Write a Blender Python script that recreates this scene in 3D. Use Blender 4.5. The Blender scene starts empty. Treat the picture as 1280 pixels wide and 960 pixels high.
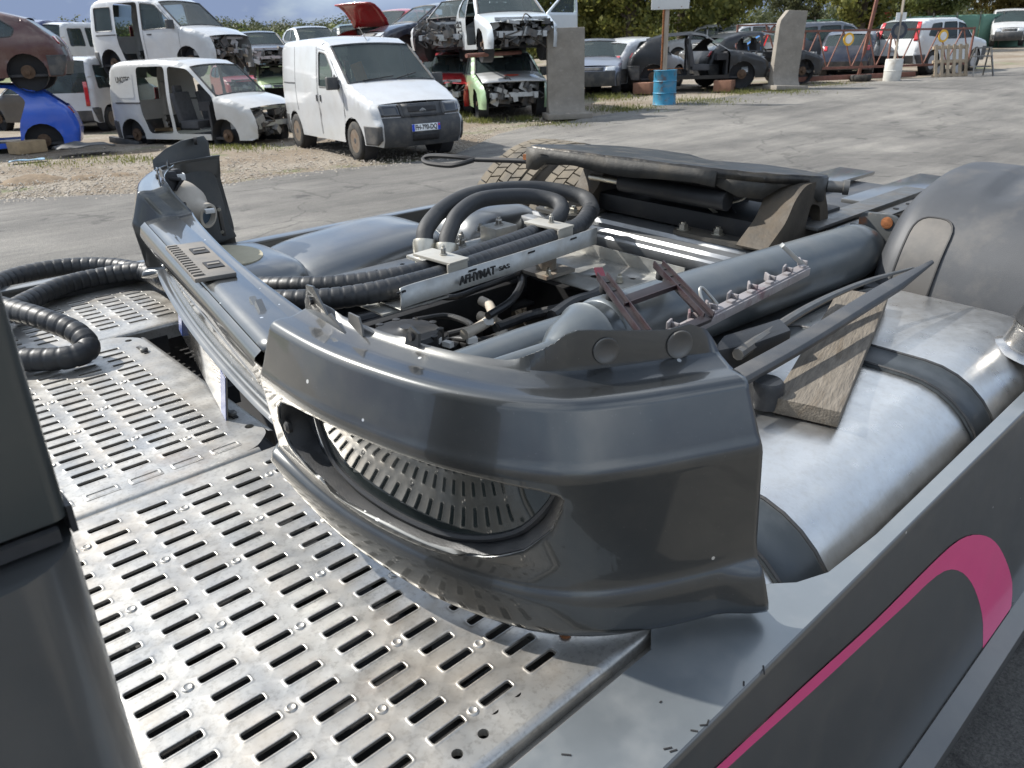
import bpy, bmesh, math, random
import numpy as np
from mathutils import Vector, Matrix, noise
from mathutils.geometry import delaunay_2d_cdt
random.seed(7)
R = math.radians
sc = bpy.context.scene
COL = sc.collection

# ------------------------------------------------------------------ camera, sky, sun, exposure
# Truck frame: x to the rear, y across to the far side, z up. The yard is the level world, the
# truck stands on a slight cross-fall, so everything of the truck goes through the matrix TR.
YAW = R(46.5)
FW = Vector((math.cos(YAW), math.sin(YAW), 0)); RT = Vector((math.sin(YAW), -math.cos(YAW), 0))
_n = (FW*.035 - RT*.031 + Vector((0, 0, 1))).normalized()
_Q = _n.rotation_difference(Vector((0, 0, 1))).to_matrix().to_4x4()
TR = Matrix.Translation((0, 0, 0)) @ _Q
_p0 = TR @ Vector((0, 0, 0.))
TR = Matrix.Translation((0, 0, -_p0.z)) @ TR
CAMZ = 1.65
cam = bpy.data.cameras.new('camera'); camo = bpy.data.objects.new('camera', cam); COL.objects.link(camo)
_f = FW*math.cos(R(25.5)) + Vector((0, 0, -math.sin(R(25.5))))
_u = RT.cross(_f)
_cm = Matrix((( RT.x, _u.x, -_f.x, 0), (RT.y, _u.y, -_f.y, 0), (RT.z, _u.z, -_f.z, CAMZ), (0, 0, 0, 1)))
camo.matrix_world = TR @ _cm
cam.sensor_fit = 'HORIZONTAL'; cam.sensor_width = 36.0; cam.lens = 36.0*961/1280
cam.clip_start = .02; cam.clip_end = 3000
cam.dof.use_dof = True; cam.dof.focus_distance = 1.75; cam.dof.aperture_fstop = 13.0
sc.camera = camo
CW = camo.matrix_world.copy()

SUN_AZ = math.degrees(YAW) + 70.0; SUN_EL = 44.0
w = bpy.data.worlds.new('World'); sc.world = w; w.use_nodes = True
nt = w.node_tree; N = nt.nodes; L = nt.links; N.clear()
out = N.new('ShaderNodeOutputWorld'); bg = N.new('ShaderNodeBackground'); bg.inputs[1].default_value = .105
sky = N.new('ShaderNodeTexSky'); sky.sky_type = 'NISHITA'; sky.sun_disc = False
sky.sun_elevation = R(SUN_EL); sky.sun_rotation = R(90 - SUN_AZ); sky.air_density = 1.0; sky.dust_density = .6
tc = N.new('ShaderNodeTexCoord'); mp = N.new('ShaderNodeMapping'); mp.inputs['Scale'].default_value = (1, 1, 2.6)
mp.inputs['Location'].default_value = (.35, .1, .0)
nz = N.new('ShaderNodeTexNoise'); nz.inputs['Scale'].default_value = 1.9; nz.inputs['Detail'].default_value = 7; nz.inputs['Roughness'].default_value = .55
rp = N.new('ShaderNodeValToRGB'); rp.color_ramp.elements[0].position = .34; rp.color_ramp.elements[1].position = .58
nz2 = N.new('ShaderNodeTexNoise'); nz2.inputs['Scale'].default_value = 1.3; nz2.inputs['Detail'].default_value = 5
mp2 = N.new('ShaderNodeMapping'); mp2.inputs['Location'].default_value = (3.1, 1.7, .4); mp2.inputs['Scale'].default_value = (1, 1, 2.0)
cr = N.new('ShaderNodeValToRGB')
cr.color_ramp.elements[0].position = .38; cr.color_ramp.elements[0].color = (1.5, 1.95, 3.0, 1)
cr.color_ramp.elements[1].position = .68; cr.color_ramp.elements[1].color = (8.6, 9.2, 9.9, 1)
e_ = cr.color_ramp.elements.new(.52); e_.color = (3.8, 4.6, 5.7, 1)
# rain cloud bank low down: clouds get denser and greyer towards the horizon, all round
sx = N.new('ShaderNodeSeparateXYZ'); L.new(tc.outputs['Generated'], sx.inputs[0])
lo = N.new('ShaderNodeMapRange'); lo.inputs[1].default_value = .03; lo.inputs[2].default_value = .30; lo.inputs[3].default_value = -.12; lo.inputs[4].default_value = .10; L.new(sx.outputs['Z'], lo.inputs[0])
ad = N.new('ShaderNodeMath'); ad.operation = 'ADD'
cv = N.new('ShaderNodeMapRange'); cv.inputs[1].default_value = .05; cv.inputs[2].default_value = .35; cv.inputs[3].default_value = .4; cv.inputs[4].default_value = .0; L.new(sx.outputs['Z'], cv.inputs[0])
ad2 = N.new('ShaderNodeMath'); ad2.operation = 'ADD'; ad2.use_clamp = True
mx = N.new('ShaderNodeMixRGB')
L.new(tc.outputs['Generated'], mp.inputs[0]); L.new(mp.outputs[0], nz.inputs[0]); L.new(nz.outputs[0], rp.inputs[0])
L.new(tc.outputs['Generated'], mp2.inputs[0]); L.new(mp2.outputs[0], nz2.inputs[0]); L.new(nz2.outputs[0], ad.inputs[0]); L.new(lo.outputs[0], ad.inputs[1]); L.new(ad.outputs[0], cr.inputs[0])
L.new(rp.outputs[0], ad2.inputs[0]); L.new(cv.outputs[0], ad2.inputs[1]); L.new(ad2.outputs[0], mx.inputs[0])
L.new(sky.outputs[0], mx.inputs[1]); L.new(cr.outputs[0], mx.inputs[2])
L.new(mx.outputs[0], bg.inputs[0]); L.new(bg.outputs[0], out.inputs[0])
sl = bpy.data.lights.new('sun', 'SUN'); sl.energy = 4.3; sl.angle = R(.9); sl.color = (1, .96, .895)
so = bpy.data.objects.new('sun', sl); COL.objects.link(so)
_sd = Vector((math.cos(R(SUN_AZ))*math.cos(R(SUN_EL)), math.sin(R(SUN_AZ))*math.cos(R(SUN_EL)), math.sin(R(SUN_EL))))
so.rotation_euler = (-_sd).to_track_quat('-Z', 'Y').to_euler(); so.location = _sd*60
vs = sc.view_settings; vs.view_transform = 'Standard'; vs.look = 'None'; vs.gamma = 1; vs.exposure = .72; vs.use_curve_mapping = False

# ------------------------------------------------------------------ materials
MATS = {}
def M(name, col, rough=.5, metal=0., var=.12, vs_=6., bump=0., bs=60., coat=0., crough=.05, dirt=None, rvar=0., spec=.5, stretch=None, alpha=None, trans=0., spots=None, flake=0.):
    if name in MATS: return MATS[name]
    m = bpy.data.materials.new(name); m.use_nodes = True; t = m.node_tree; n = t.nodes; l = t.links
    b = n['Principled BSDF']
    b.inputs['Roughness'].default_value = rough; b.inputs['Metallic'].default_value = metal
    b.inputs['Coat Weight'].default_value = coat; b.inputs['Coat Roughness'].default_value = crough
    b.inputs['Specular IOR Level'].default_value = spec; b.inputs['Transmission Weight'].default_value = trans
    c = n.new('ShaderNodeTexCoord'); src = c.outputs['Object']
    if stretch:
        mm = n.new('ShaderNodeMapping'); mm.inputs['Scale'].default_value = stretch; l.new(src, mm.inputs[0]); src = mm.outputs[0]
    nz = n.new('ShaderNodeTexNoise'); nz.inputs['Scale'].default_value = vs_; nz.inputs['Detail'].default_value = 6; nz.inputs['Roughness'].default_value = .62
    l.new(src, nz.inputs[0])
    rp = n.new('ShaderNodeValToRGB'); e = rp.color_ramp.elements
    e[0].position = .3; e[1].position = .7
    e[0].color = tuple(max(0, x*(1-var)) for x in col[:3]) + (1,); e[1].color = tuple(min(1, x*(1+var)) for x in col[:3]) + (1,)
    l.new(nz.outputs[0], rp.inputs[0]); cur = rp.outputs[0]
    def mixin(col2, amt, scale, lo, hi, det=5):
        nonlocal cur
        n2 = n.new('ShaderNodeTexNoise'); n2.inputs['Scale'].default_value = scale; n2.inputs['Detail'].default_value = det; n2.inputs['Roughness'].default_value = .65
        l.new(src, n2.inputs[0])
        r2 = n.new('ShaderNodeMapRange'); r2.inputs[1].default_value = lo; r2.inputs[2].default_value = hi; r2.inputs[4].default_value = amt
        l.new(n2.outputs[0], r2.inputs[0])
        mx = n.new('ShaderNodeMixRGB'); l.new(r2.outputs[0], mx.inputs[0]); l.new(cur, mx.inputs[1]); mx.inputs[2].default_value = tuple(col2[:3]) + (1,)
        cur = mx.outputs[0]; return r2.outputs[0]
    dm = None
    if dirt:
        for d in (dirt if isinstance(dirt[0], (tuple, list)) and isinstance(dirt[0][0], (tuple, list)) else [dirt]):
            dm = mixin(*d)
    if spots:      # sparse stone chips
        vo = n.new('ShaderNodeTexVoronoi'); vo.inputs['Scale'].default_value = spots[0]; l.new(src, vo.inputs['Vector'])
        lt = n.new('ShaderNodeMath'); lt.operation = 'LESS_THAN'; lt.inputs[1].default_value = spots[1]; l.new(vo.outputs['Distance'], lt.inputs[0])
        sx_ = n.new('ShaderNodeSeparateColor'); l.new(vo.outputs['Color'], sx_.inputs[0])
        gt = n.new('ShaderNodeMath'); gt.operation = 'GREATER_THAN'; gt.inputs[1].default_value = spots[2]; l.new(sx_.outputs[0], gt.inputs[0])
        mu = n.new('ShaderNodeMath'); mu.operation = 'MULTIPLY'; l.new(lt.outputs[0], mu.inputs[0]); l.new(gt.outputs[0], mu.inputs[1])
        mx3 = n.new('ShaderNodeMixRGB'); l.new(mu.outputs[0], mx3.inputs[0]); l.new(cur, mx3.inputs[1]); mx3.inputs[2].default_value = (.8, .8, .78, 1); cur = mx3.outputs[0]
    l.new(cur, b.inputs['Base Color'])
    if rvar or dm is not None:
        r3 = n.new('ShaderNodeMapRange'); r3.inputs[1].default_value = .3; r3.inputs[2].default_value = .7
        r3.inputs[3].default_value = max(.02, rough - rvar); r3.inputs[4].default_value = min(1, rough + rvar)
        nr = n.new('ShaderNodeTexNoise'); nr.inputs['Scale'].default_value = vs_*2.3; nr.inputs['Detail'].default_value = 6; l.new(src, nr.inputs[0])
        l.new(nr.outputs[0], r3.inputs[0])
        if dm is not None:
            ad = n.new('ShaderNodeMath'); ad.operation = 'MULTIPLY_ADD'; l.new(dm, ad.inputs[0]); ad.inputs[1].default_value = .3; l.new(r3.outputs[0], ad.inputs[2]); ad.use_clamp = True
            l.new(ad.outputs[0], b.inputs['Roughness'])
        else: l.new(r3.outputs[0], b.inputs['Roughness'])
    if bump:
        nb = n.new('ShaderNodeTexNoise'); nb.inputs['Scale'].default_value = bs; nb.inputs['Detail'].default_value = 5; l.new(src, nb.inputs[0])
        bp = n.new('ShaderNodeBump'); bp.inputs['Strength'].default_value = 1; bp.inputs['Distance'].default_value = bump
        l.new(nb.outputs[0], bp.inputs['Height']); l.new(bp.outputs[0], b.inputs['Normal'])
    if alpha is not None: b.inputs['Alpha'].default_value = alpha
    MATS[name] = m; return m
def glass(name, tint, alpha=.35, rough=.03):
    # thin pane: mostly clear, tinted, with a sharp reflection
    if name in MATS: return MATS[name]
    m = bpy.data.materials.new(name); m.use_nodes = True; t = m.node_tree; n = t.nodes; l = t.links; n.clear()
    o = n.new('ShaderNodeOutputMaterial'); tr = n.new('ShaderNodeBsdfTransparent'); tr.inputs[0].default_value = tint + (1,)
    p = n.new('ShaderNodeBsdfPrincipled'); p.inputs['Base Color'].default_value = (.10, .13, .13, 1); p.inputs['Roughness'].default_value = rough; p.inputs['Specular IOR Level'].default_value = 1.0
    fr = n.new('ShaderNodeLayerWeight'); fr.inputs[0].default_value = .35
    mr = n.new('ShaderNodeMapRange'); mr.inputs[3].default_value = alpha; mr.inputs[4].default_value = 1.0
    l.new(fr.outputs['Fresnel'], mr.inputs[0])
    ms = n.new('ShaderNodeMixShader'); l.new(mr.outputs[0], ms.inputs[0]); l.new(tr.outputs[0], ms.inputs[1]); l.new(p.outputs[0], ms.inputs[2]); l.new(ms.outputs[0], o.inputs[0])
    MATS[name] = m; return m
DUST = (.30, .26, .21)
PAINT = M('grey_paint', (.082, .085, .085), .33, .85, .05, 3., coat=1., crough=.035, dirt=[(DUST, .08, 9., .5, .72), (DUST, .10, 3., .5, .75), ((.40, .40, .38), .25, 260., .66, .74)], rvar=.05, bump=.00006, bs=900, spots=(24., .075, .70))
PAINT2 = M('grey_paint_dusty', (.17, .175, .175), .38, .8, .07, 3., coat=.8, crough=.12, dirt=(DUST, .2, 7., .45, .75), rvar=.08)
CABP = M('cab_paint', (.075, .086, .086), .36, .7, .08, 4., coat=1., crough=.10, dirt=(DUST, .10, 7., .45, .75))
PLAST = M('grey_plastic', (.052, .055, .060), .55, 0, .10, 8., bump=.0004, bs=500, dirt=(DUST, .25, 5., .5, .8))
PLASTD = M('dark_plastic', (.022, .023, .025), .45, 0, .2, 9., bump=.0003, bs=400, dirt=(DUST, .18, 6., .5, .85))
BLACK = M('black_grime_shade', (.012, .012, .013), .6, 0, .3, 14., dirt=((.09, .075, .06), .35, 8., .52, .8))
RUB = M('black_rubber', (.018, .019, .021), .48, 0, .25, 14., bump=.0006, bs=160, dirt=((.16, .15, .14), .3, 9., .48, .8))
STRAP = M('strap_rubber', (.030, .036, .040), .42, 0, .1, 9., dirt=((.12, .13, .14), .3, 11., .45, .75))
ALU = M('tread_aluminium', (.47, .46, .435), .42, .80, .14, 6., rvar=.10, bump=.0006, bs=30, dirt=[((.27, .26, .24), .55, 130., .50, .64), ((.34, .31, .27), .6, 14., .46, .72), ((.40, .34, .27), .55, 4., .50, .74), ((.28, .16, .08), .5, 3.1, .62, .80), ((.16, .155, .15), .6, 2.3, .56, .75)])
TANK = M('tank_aluminium', (.66, .655, .64), .33, .95, .06, 9., rvar=.07, bump=.00025, bs=160, dirt=[((.56, .54, .50), .45, 70., .46, .66), ((.52, .49, .44), .2, 10., .5, .78)])
GALV = M('galvanised', (.42, .42, .40), .45, .75, .15, 18., rvar=.1, dirt=((.36, .31, .25), .6, 8., .46, .75))
GALVD = M('worn_steel', (.16, .16, .155), .45, .7, .2, 12., rvar=.1, dirt=((.20, .16, .12), .5, 8., .46, .75))
CHS = M('chassis_grey', (.085, .092, .098), .42, .35, .12, 7., coat=.3, crough=.2, rvar=.1, dirt=((.24, .22, .19), .35, 6., .46, .75))
TUBE = M('tube_grey', (.095, .108, .115), .38, .35, .10, 6., coat=.4, crough=.2, rvar=.08, dirt=((.22, .21, .19), .28, 7., .46, .78))
CAST = M('cast_iron', (.052, .050, .046), .6, .3, .25, 12., bump=.0015, bs=70, dirt=((.17, .145, .11), .5, 7., .46, .74))
GREASE = M('greasy_plate', (.022, .021, .02), .34, .3, .3, 10., bump=.003, bs=30, dirt=((.17, .14, .10), .6, 9., .5, .75))
RUST = M('rust', (.27, .10, .035), .85, .1, .4, 20., bump=.002, bs=90, dirt=((.10, .045, .02), .7, 15., .45, .7))
RUSTP = M('rusty_red_paint', (.19, .080, .058), .7, 0, .3, 9., dirt=((.16, .08, .05), .7, 6., .45, .7))
BRASS = M('fitting_metal', (.50, .47, .40), .35, .9, .1, 20.)
PINK = M('pink_decal', (.95, .085, .27), .38, 0, .04, 5., coat=.6, crough=.1, dirt=(DUST, .1, 8., .5, .8))
WOOD = M('weathered_wood', (.145, .125, .10), .85, 0, .35, 9., bump=.003, bs=26, stretch=(1.2, 9, 9), dirt=((.09, .065, .04), .65, 3.5, .52, .75))
MAROON = M('maroon_paint', (.019, .013, .015), .45, .2, .3, 20., dirt=((.035, .03, .033), .7, 10., .42, .65))
BEIGE = M('beige_plastic', (.46, .41, .34), .55, 0, .08, 12., dirt=((.3, .25, .19), .35, 8., .48, .75))
CREAM = M('dusty_cream_cap', (.42, .38, .27), .75, 0, .12, 10., dirt=((.26, .23, .17), .5, 6., .45, .75))
LILAC = M('chipped_bracket', (.27, .25, .25), .6, .3, .2, 20., dirt=((.13, .035, .05), .6, 14., .55, .68))
LENS = M('smoked_lens', (.02, .026, .026), .045, 0, .1, 8., coat=1., crough=.02, dirt=((.20, .20, .19), .12, 9., .4, .8))
REFL = M('lamp_reflector', (.62, .66, .70), .16, 1., .1, 8.)
WHITEP = M('white_plastic', (.72, .72, .70), .4)
CONC = M('concrete', (.25, .225, .19), .9, 0, .16, 4., bump=.008, bs=30, dirt=[((.19, .165, .135), .55, 2.3, .48, .72), ((.46, .43, .38), .4, 13., .58, .75)])
ASPH = None

# ------------------------------------------------------------------ mesh tools
def cr_path(P, n=8, closed=False):
    P = [Vector(p) for p in P]; o = []
    Q = [P[-1]] + P + [P[0], P[1]] if closed else [2*P[0]-P[1]] + P + [2*P[-1]-P[-2]]
    for i in range(1, len(Q)-2):
        a, b, c, d = Q[i-1:i+3]
        for k in range(n):
            t = k/n
            o.append(.5*((2*b) + (c-a)*t + (2*a-5*b+4*c-d)*t*t + (3*b-a-3*c+d)*t**3))
    if not closed: o.append(Q[-2])
    return o
def pip(pts, poly):
    pts = np.asarray(pts, float); x, y = pts[:, 0], pts[:, 1]; r = np.zeros(len(pts), bool); n = len(poly)
    for i in range(n):
        x1, y1 = poly[i]; x2, y2 = poly[(i+1) % n]
        if y1 == y2: continue
        c = ((y1 > y) != (y2 > y)) & (x < (x2-x1)*(y-y1)/(y2-y1)+x1)
        r ^= c
    return r
def dens(poly, step):
    o = []
    for i in range(len(poly)):
        a = poly[i]; b = poly[(i+1) % len(poly)]; d = math.dist(a, b); k = max(1, int(math.ceil(d/step)))
        for j in range(k): o.append((a[0]+(b[0]-a[0])*j/k, a[1]+(b[1]-a[1])*j/k))
    return o
def rpoly(poly, r=.03, n=3):
    # round the corners of a polygon
    o = []; m = len(poly)
    for i in range(m):
        a, b, c = Vector(poly[i-1]), Vector(poly[i]), Vector(poly[(i+1) % m])
        u = (a-b); v = (c-b); rr = min(r, u.length*.45, v.length*.45); u.normalize(); v.normalize()
        p, q = b+u*rr, b+v*rr
        for k in range(n+1):
            t = k/n; o.append(tuple(p*(1-t)**2 + b*2*t*(1-t) + q*t*t))
    return o
def cdt(outline, holes=(), step=.08, extra=(), gx=None, gy=None):
    O = dens(outline, step); H = [dens(h, step) for h in holes]
    pts = list(O); ed = [(i, (i+1) % len(O)) for i in range(len(O))]
    for h in H:
        k = len(pts); pts += h; ed += [(k+i, k+(i+1) % len(h)) for i in range(len(h))]
    bp = np.array(pts)
    xs = [p[0] for p in O]; ys = [p[1] for p in O]
    gx = gx if gx is not None else np.arange(min(xs)+step*.5, max(xs), step)
    gy = gy if gy is not None else np.arange(min(ys)+step*.5, max(ys), step)
    g = [(x, y) for x in gx for y in gy] + list(extra)
    if g:
        g = np.array(g); keep = pip(g, O)
        for h in H: keep &= ~pip(g, h)
        g = g[keep]
        if len(g):
            d = np.min(np.hypot(g[:, None, 0]-bp[None, :, 0], g[:, None, 1]-bp[None, :, 1]), axis=1)
            mn = min(step, (gx[1]-gx[0]) if len(gx) > 1 else step, (gy[1]-gy[0]) if len(gy) > 1 else step)*.3
            pts += [tuple(q) for q in g[d > mn]]
    r = delaunay_2d_cdt([Vector(p) for p in pts], ed, [], 0, 1e-6)
    V = [(v.x, v.y) for v in r[0]]; Fc = [tuple(f) for f in r[2]]
    c = np.array([[sum(V[i][0] for i in f)/len(f), sum(V[i][1] for i in f)/len(f)] for f in Fc])
    keep = pip(c, O)
    for h in H: keep &= ~pip(c, h)
    return V, [f for f, k in zip(Fc, keep) if k]
class MB:
    def __init__(s): s.v = []; s.f = []; s.m = []
    def add(s, vs, fs, mat=0):
        k = len(s.v); s.v += [tuple(v) for v in vs]; s.f += [tuple(i+k for i in f) for f in fs]; s.m += [mat]*len(fs); return s
    def box(s, c, d, rot=None, mat=0):
        x, y, z = d[0]/2, d[1]/2, d[2]/2
        vs = [Vector(q) for q in ((-x,-y,-z),(x,-y,-z),(x,y,-z),(-x,y,-z),(-x,-y,z),(x,-y,z),(x,y,z),(-x,y,z))]
        if rot is not None: vs = [rot @ q for q in vs]
        c = Vector(c)
        return s.add([q+c for q in vs], [(3,2,1,0),(4,5,6,7),(0,1,5,4),(1,2,6,5),(2,3,7,6),(3,0,4,7)], mat)
    def bar(s, a, b, w, h, up=(0, 0, 1), mat=0):
        a, b = Vector(a), Vector(b); d = (b-a); x = d.normalized(); y = Vector(up).cross(x).normalized(); z = x.cross(y)
        return s.box((a+b)/2, (d.length, w, h), Matrix((x, y, z)).transposed(), mat)
    def prism(s, poly, vec, mat=0):
        n = len(poly); P = [Vector(p) for p in poly]; v = Vector(vec)
        return s.add(P + [p+v for p in P], [tuple(range(n-1, -1, -1)), tuple(range(n, 2*n))] + [(i, (i+1) % n, n+(i+1) % n, n+i) for i in range(n)], mat)
    def tube(s, path, r, n=10, caps=True, closed=False, mat=0):
        P = [Vector(p) for p in path]; k = len(P); rs = list(r) if hasattr(r, '__len__') else [r]*k
        T = []
        for i in range(k):
            a = P[(i-1) % k] if closed or i > 0 else P[i]; b = P[(i+1) % k] if closed or i < k-1 else P[i]
            d = b-a; T.append(d.normalized() if d.length > 1e-9 else Vector((0, 0, 1)))
        u = T[0].orthogonal().normalized(); vs = []; fs = []
        for i in range(k):
            u = u - T[i]*u.dot(T[i]); u = u.normalized() if u.length > 1e-6 else T[i].orthogonal().normalized(); w_ = T[i].cross(u)
            for j in range(n):
                a = 2*math.pi*j/n; vs.append(P[i] + (u*math.cos(a)+w_*math.sin(a))*rs[i])
        for i in range(k if closed else k-1):
            for j in range(n):
                fs.append((i*n+j, i*n+(j+1) % n, ((i+1) % k)*n+(j+1) % n, ((i+1) % k)*n+j))
        if caps and not closed: fs += [tuple(range(n-1, -1, -1)), tuple(range((k-1)*n, k*n))]
        return s.add(vs, fs, mat)
    def lathe(s, prof, c, axis, n=20, mat=0, cap0=True):
        ax = Vector(axis).normalized(); c = Vector(c); u = ax.orthogonal().normalized(); w_ = ax.cross(u); vs = []; fs = []
        for r, h in prof:
            for j in range(n):
                a = 2*math.pi*j/n; vs.append(c + ax*h + (u*math.cos(a)+w_*math.sin(a))*r)
        for i in range(len(prof)-1):
            for j in range(n): fs.append((i*n+j, i*n+(j+1) % n, (i+1)*n+(j+1) % n, (i+1)*n+j))
        if cap0 and prof[0][0] > 1e-5: fs.append(tuple(range(n-1, -1, -1)))
        if prof[-1][0] > 1e-5: fs.append(tuple(range((len(prof)-1)*n, len(prof)*n)))
        return s.add(vs, fs, mat)
    def sheet(s, outline, holes, fn, step=.08, mat=0, flip=False, **kw):
        V, F = cdt(outline, holes, step, **kw)
        return s.add([fn(*p) for p in V], [tuple(reversed(f)) if flip else f for f in F], mat)
    def loft(s, rings, closed=True, caps=True, mat=0):
        n = len(rings[0]); vs = [p for r in rings for p in r]; fs = []
        for i in range(len(rings)-1):
            for j in range(n if closed else n-1):
                fs.append((i*n+j, i*n+(j+1) % n, (i+1)*n+(j+1) % n, (i+1)*n+j))
        if caps and closed: fs += [tuple(range(n-1, -1, -1)), tuple(range((len(rings)-1)*n, len(rings)*n))]
        return s.add(vs, fs, mat)
    def build(s, name, mats, parent=None, bevel=0., seg=2, smooth=38, solid=0., merge=False, soff=-1, xf=None):
        me = bpy.data.meshes.new(name); vs = [xf @ Vector(v) for v in s.v] if xf is not None else s.v
        me.from_pydata([tuple(v) for v in vs], [], s.f)
        for m in (mats if isinstance(mats, (list, tuple)) else [mats]): me.materials.append(m)
        if any(s.m): me.polygons.foreach_set('material_index', s.m)
        bm = bmesh.new(); bm.from_mesh(me)
        if merge: bmesh.ops.remove_doubles(bm, verts=bm.verts, dist=merge if merge is not True else 1e-4)
        bmesh.ops.recalc_face_normals(bm, faces=bm.faces)
        if bevel:
            ed = [e for e in bm.edges if len(e.link_faces) == 2 and e.calc_face_angle(0) > R(32)]
            if ed: bmesh.ops.bevel(bm, geom=ed, offset=bevel, segments=seg, affect='EDGES', profile=.6, clamp_overlap=True)
        bm.to_mesh(me); bm.free()
        me.shade_smooth(); me.set_sharp_from_angle(angle=R(smooth))
        o = bpy.data.objects.new(name, me); COL.objects.link(o)
        if parent: o.parent = parent
        if solid:
            md = o.modifiers.new('thickness', 'SOLIDIFY'); md.thickness = solid; md.offset = soff
        return o
def tag(o, label, cat, group=None):
    o['label'] = label; o['category'] = cat
    if group: o['group'] = group
    return o
def thing(name, label, cat, mat=None, group=None):
    o = bpy.data.objects.new(name, None); COL.objects.link(o); o.empty_display_size = .2
    if mat is not None: o.matrix_world = mat
    return tag(o, label, cat, group)
def _ss(a, b, x):
    t = max(0, min(1, (x-a)/(b-a))); return t*t*(3-2*t)
def GZ(x, y):
    # height of the yard: level near the truck, climbing gently to the far right
    fw = x*FW.x+y*FW.y; rt = x*RT.x+y*RT.y
    if fw <= 14 or rt <= -6: return 0.
    k = ((14, 0), (18, .12), (24, .38), (30, .46), (55, 1.0), (90, 1.3)); v = 1.3
    for (a, p), (b, q) in zip(k, k[1:]):
        if fw < b: v = p+(q-p)*(fw-a)/(b-a); break
    return _ss(-6, 3, rt)*v
def G(px, py, z=None):
    # point of the ground under a sight line of the survey photograph (1280 x 960)
    d = CW.to_3x3() @ Vector(((px-640)/961, -(py-480)/961, -1)); o = CW.translation
    if z is not None: return o + d*((z-o.z)/d.z)
    t = (0-o.z)/d.z if d.z < -.012 else 60.
    lo, hi = 0., max(t, 1)*1.3
    for k in range(70):          # march, then bisect
        q = o + d*(hi*k/70)
        if q.z < GZ(q.x, q.y): lo, h2_ = hi*(k-1)/70, hi*k/70; break
    else: return o + d*hi
    for k in range(20):
        m_ = (lo+h2_)/2; q = o + d*m_
        if q.z < GZ(q.x, q.y): h2_ = m_
        else: lo = m_
    return o + d*h2_
def text_obj(name, body, size, mat, parent, matrix, extrude=.0008, bold=0., width=None):
    cu = bpy.data.curves.new(name, 'FONT'); cu.body = body; cu.size = size; cu.extrude = extrude; cu.align_x = 'CENTER'; cu.align_y = 'CENTER'; cu.offset = bold
    tmp = bpy.data.objects.new(name, cu); COL.objects.link(tmp)
    dg = bpy.context.evaluated_depsgraph_get(); me = bpy.data.meshes.new_from_object(tmp.evaluated_get(dg))
    bpy.data.objects.remove(tmp); bpy.data.curves.remove(cu)
    if width:
        xs = [v.co.x for v in me.vertices]; k = width/(max(xs)-min(xs))
        for v in me.vertices: v.co.x *= k
    me.materials.clear(); me.materials.append(mat); o = bpy.data.objects.new(name, me); COL.objects.link(o)
    if parent: o.parent = parent
    o.matrix_local = matrix; return o
# ------------------------------------------------------------------ the truck (local truck frame)
truck = thing('truck_chassis', 'dark grey tractor truck chassis with fuel tank, side skirt and fifth wheel', 'truck', TR)
T = truck
def U(px, py, z):
    d = (_cm.to_3x3() @ Vector(((px-640)/961, -(py-480)/961, -1))); o = _cm.translation
    return o + d*((z-o.z)/d.z)
def circ(x, y, r, n=12): return [(x+r*math.cos(2*math.pi*i/n), y+r*math.sin(2*math.pi*i/n)) for i in range(n)]

# --- tread plates: pressed slots with raised rims, real openings
SL, SW = .0258, .0066
def slot_ring(cx, cy, hx, hy, r, z):
    o = []
    for sx, sy, a0 in ((1, 1, 0), (-1, 1, 90), (-1, -1, 180), (1, -1, 270)):
        for k in range(3):
            a = R(a0+45*k); o.append((cx+sx*(hx-r)+r*math.cos(a), cy+sy*(hy-r)+r*math.sin(a), z))
    return o
def slot_cell(mb, cx, cy, px, py, z, slot=True):
    c = [(cx+px/2, cy+py/2, z), (cx-px/2, cy+py/2, z), (cx-px/2, cy-py/2, z), (cx+px/2, cy-py/2, z)]
    if not slot: mb.add(c, [(0, 1, 2, 3)]); return
    rings = [slot_ring(cx, cy, SL+.0050, SW+.0046, .0060, z), slot_ring(cx, cy, SL+.0030, SW+.0028, .005, z+.0011), slot_ring(cx, cy, SL+.0010, SW+.0010, .004, z+.0013), slot_ring(cx, cy, SL, SW, .0035, z+.0006), slot_ring(cx, cy, SL, SW, .0035, z-.004)]
    vs = list(c); fs = []
    for r in rings: vs += r
    for q in range(4):
        b = 4+q*3; fs += [(q, b, b+1), (q, b+1, b+2)]
        nx = 4+((q+1) % 4)*3; fs.append((q, b+2, nx, (q+1) % 4))
    for k in range(len(rings)-1):
        a = 4+12*k; b = a+12
        for j in range(12): fs.append((a+j, b+j, b+(j+1) % 12, a+(j+1) % 12))
    mb.add(vs, fs)
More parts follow.
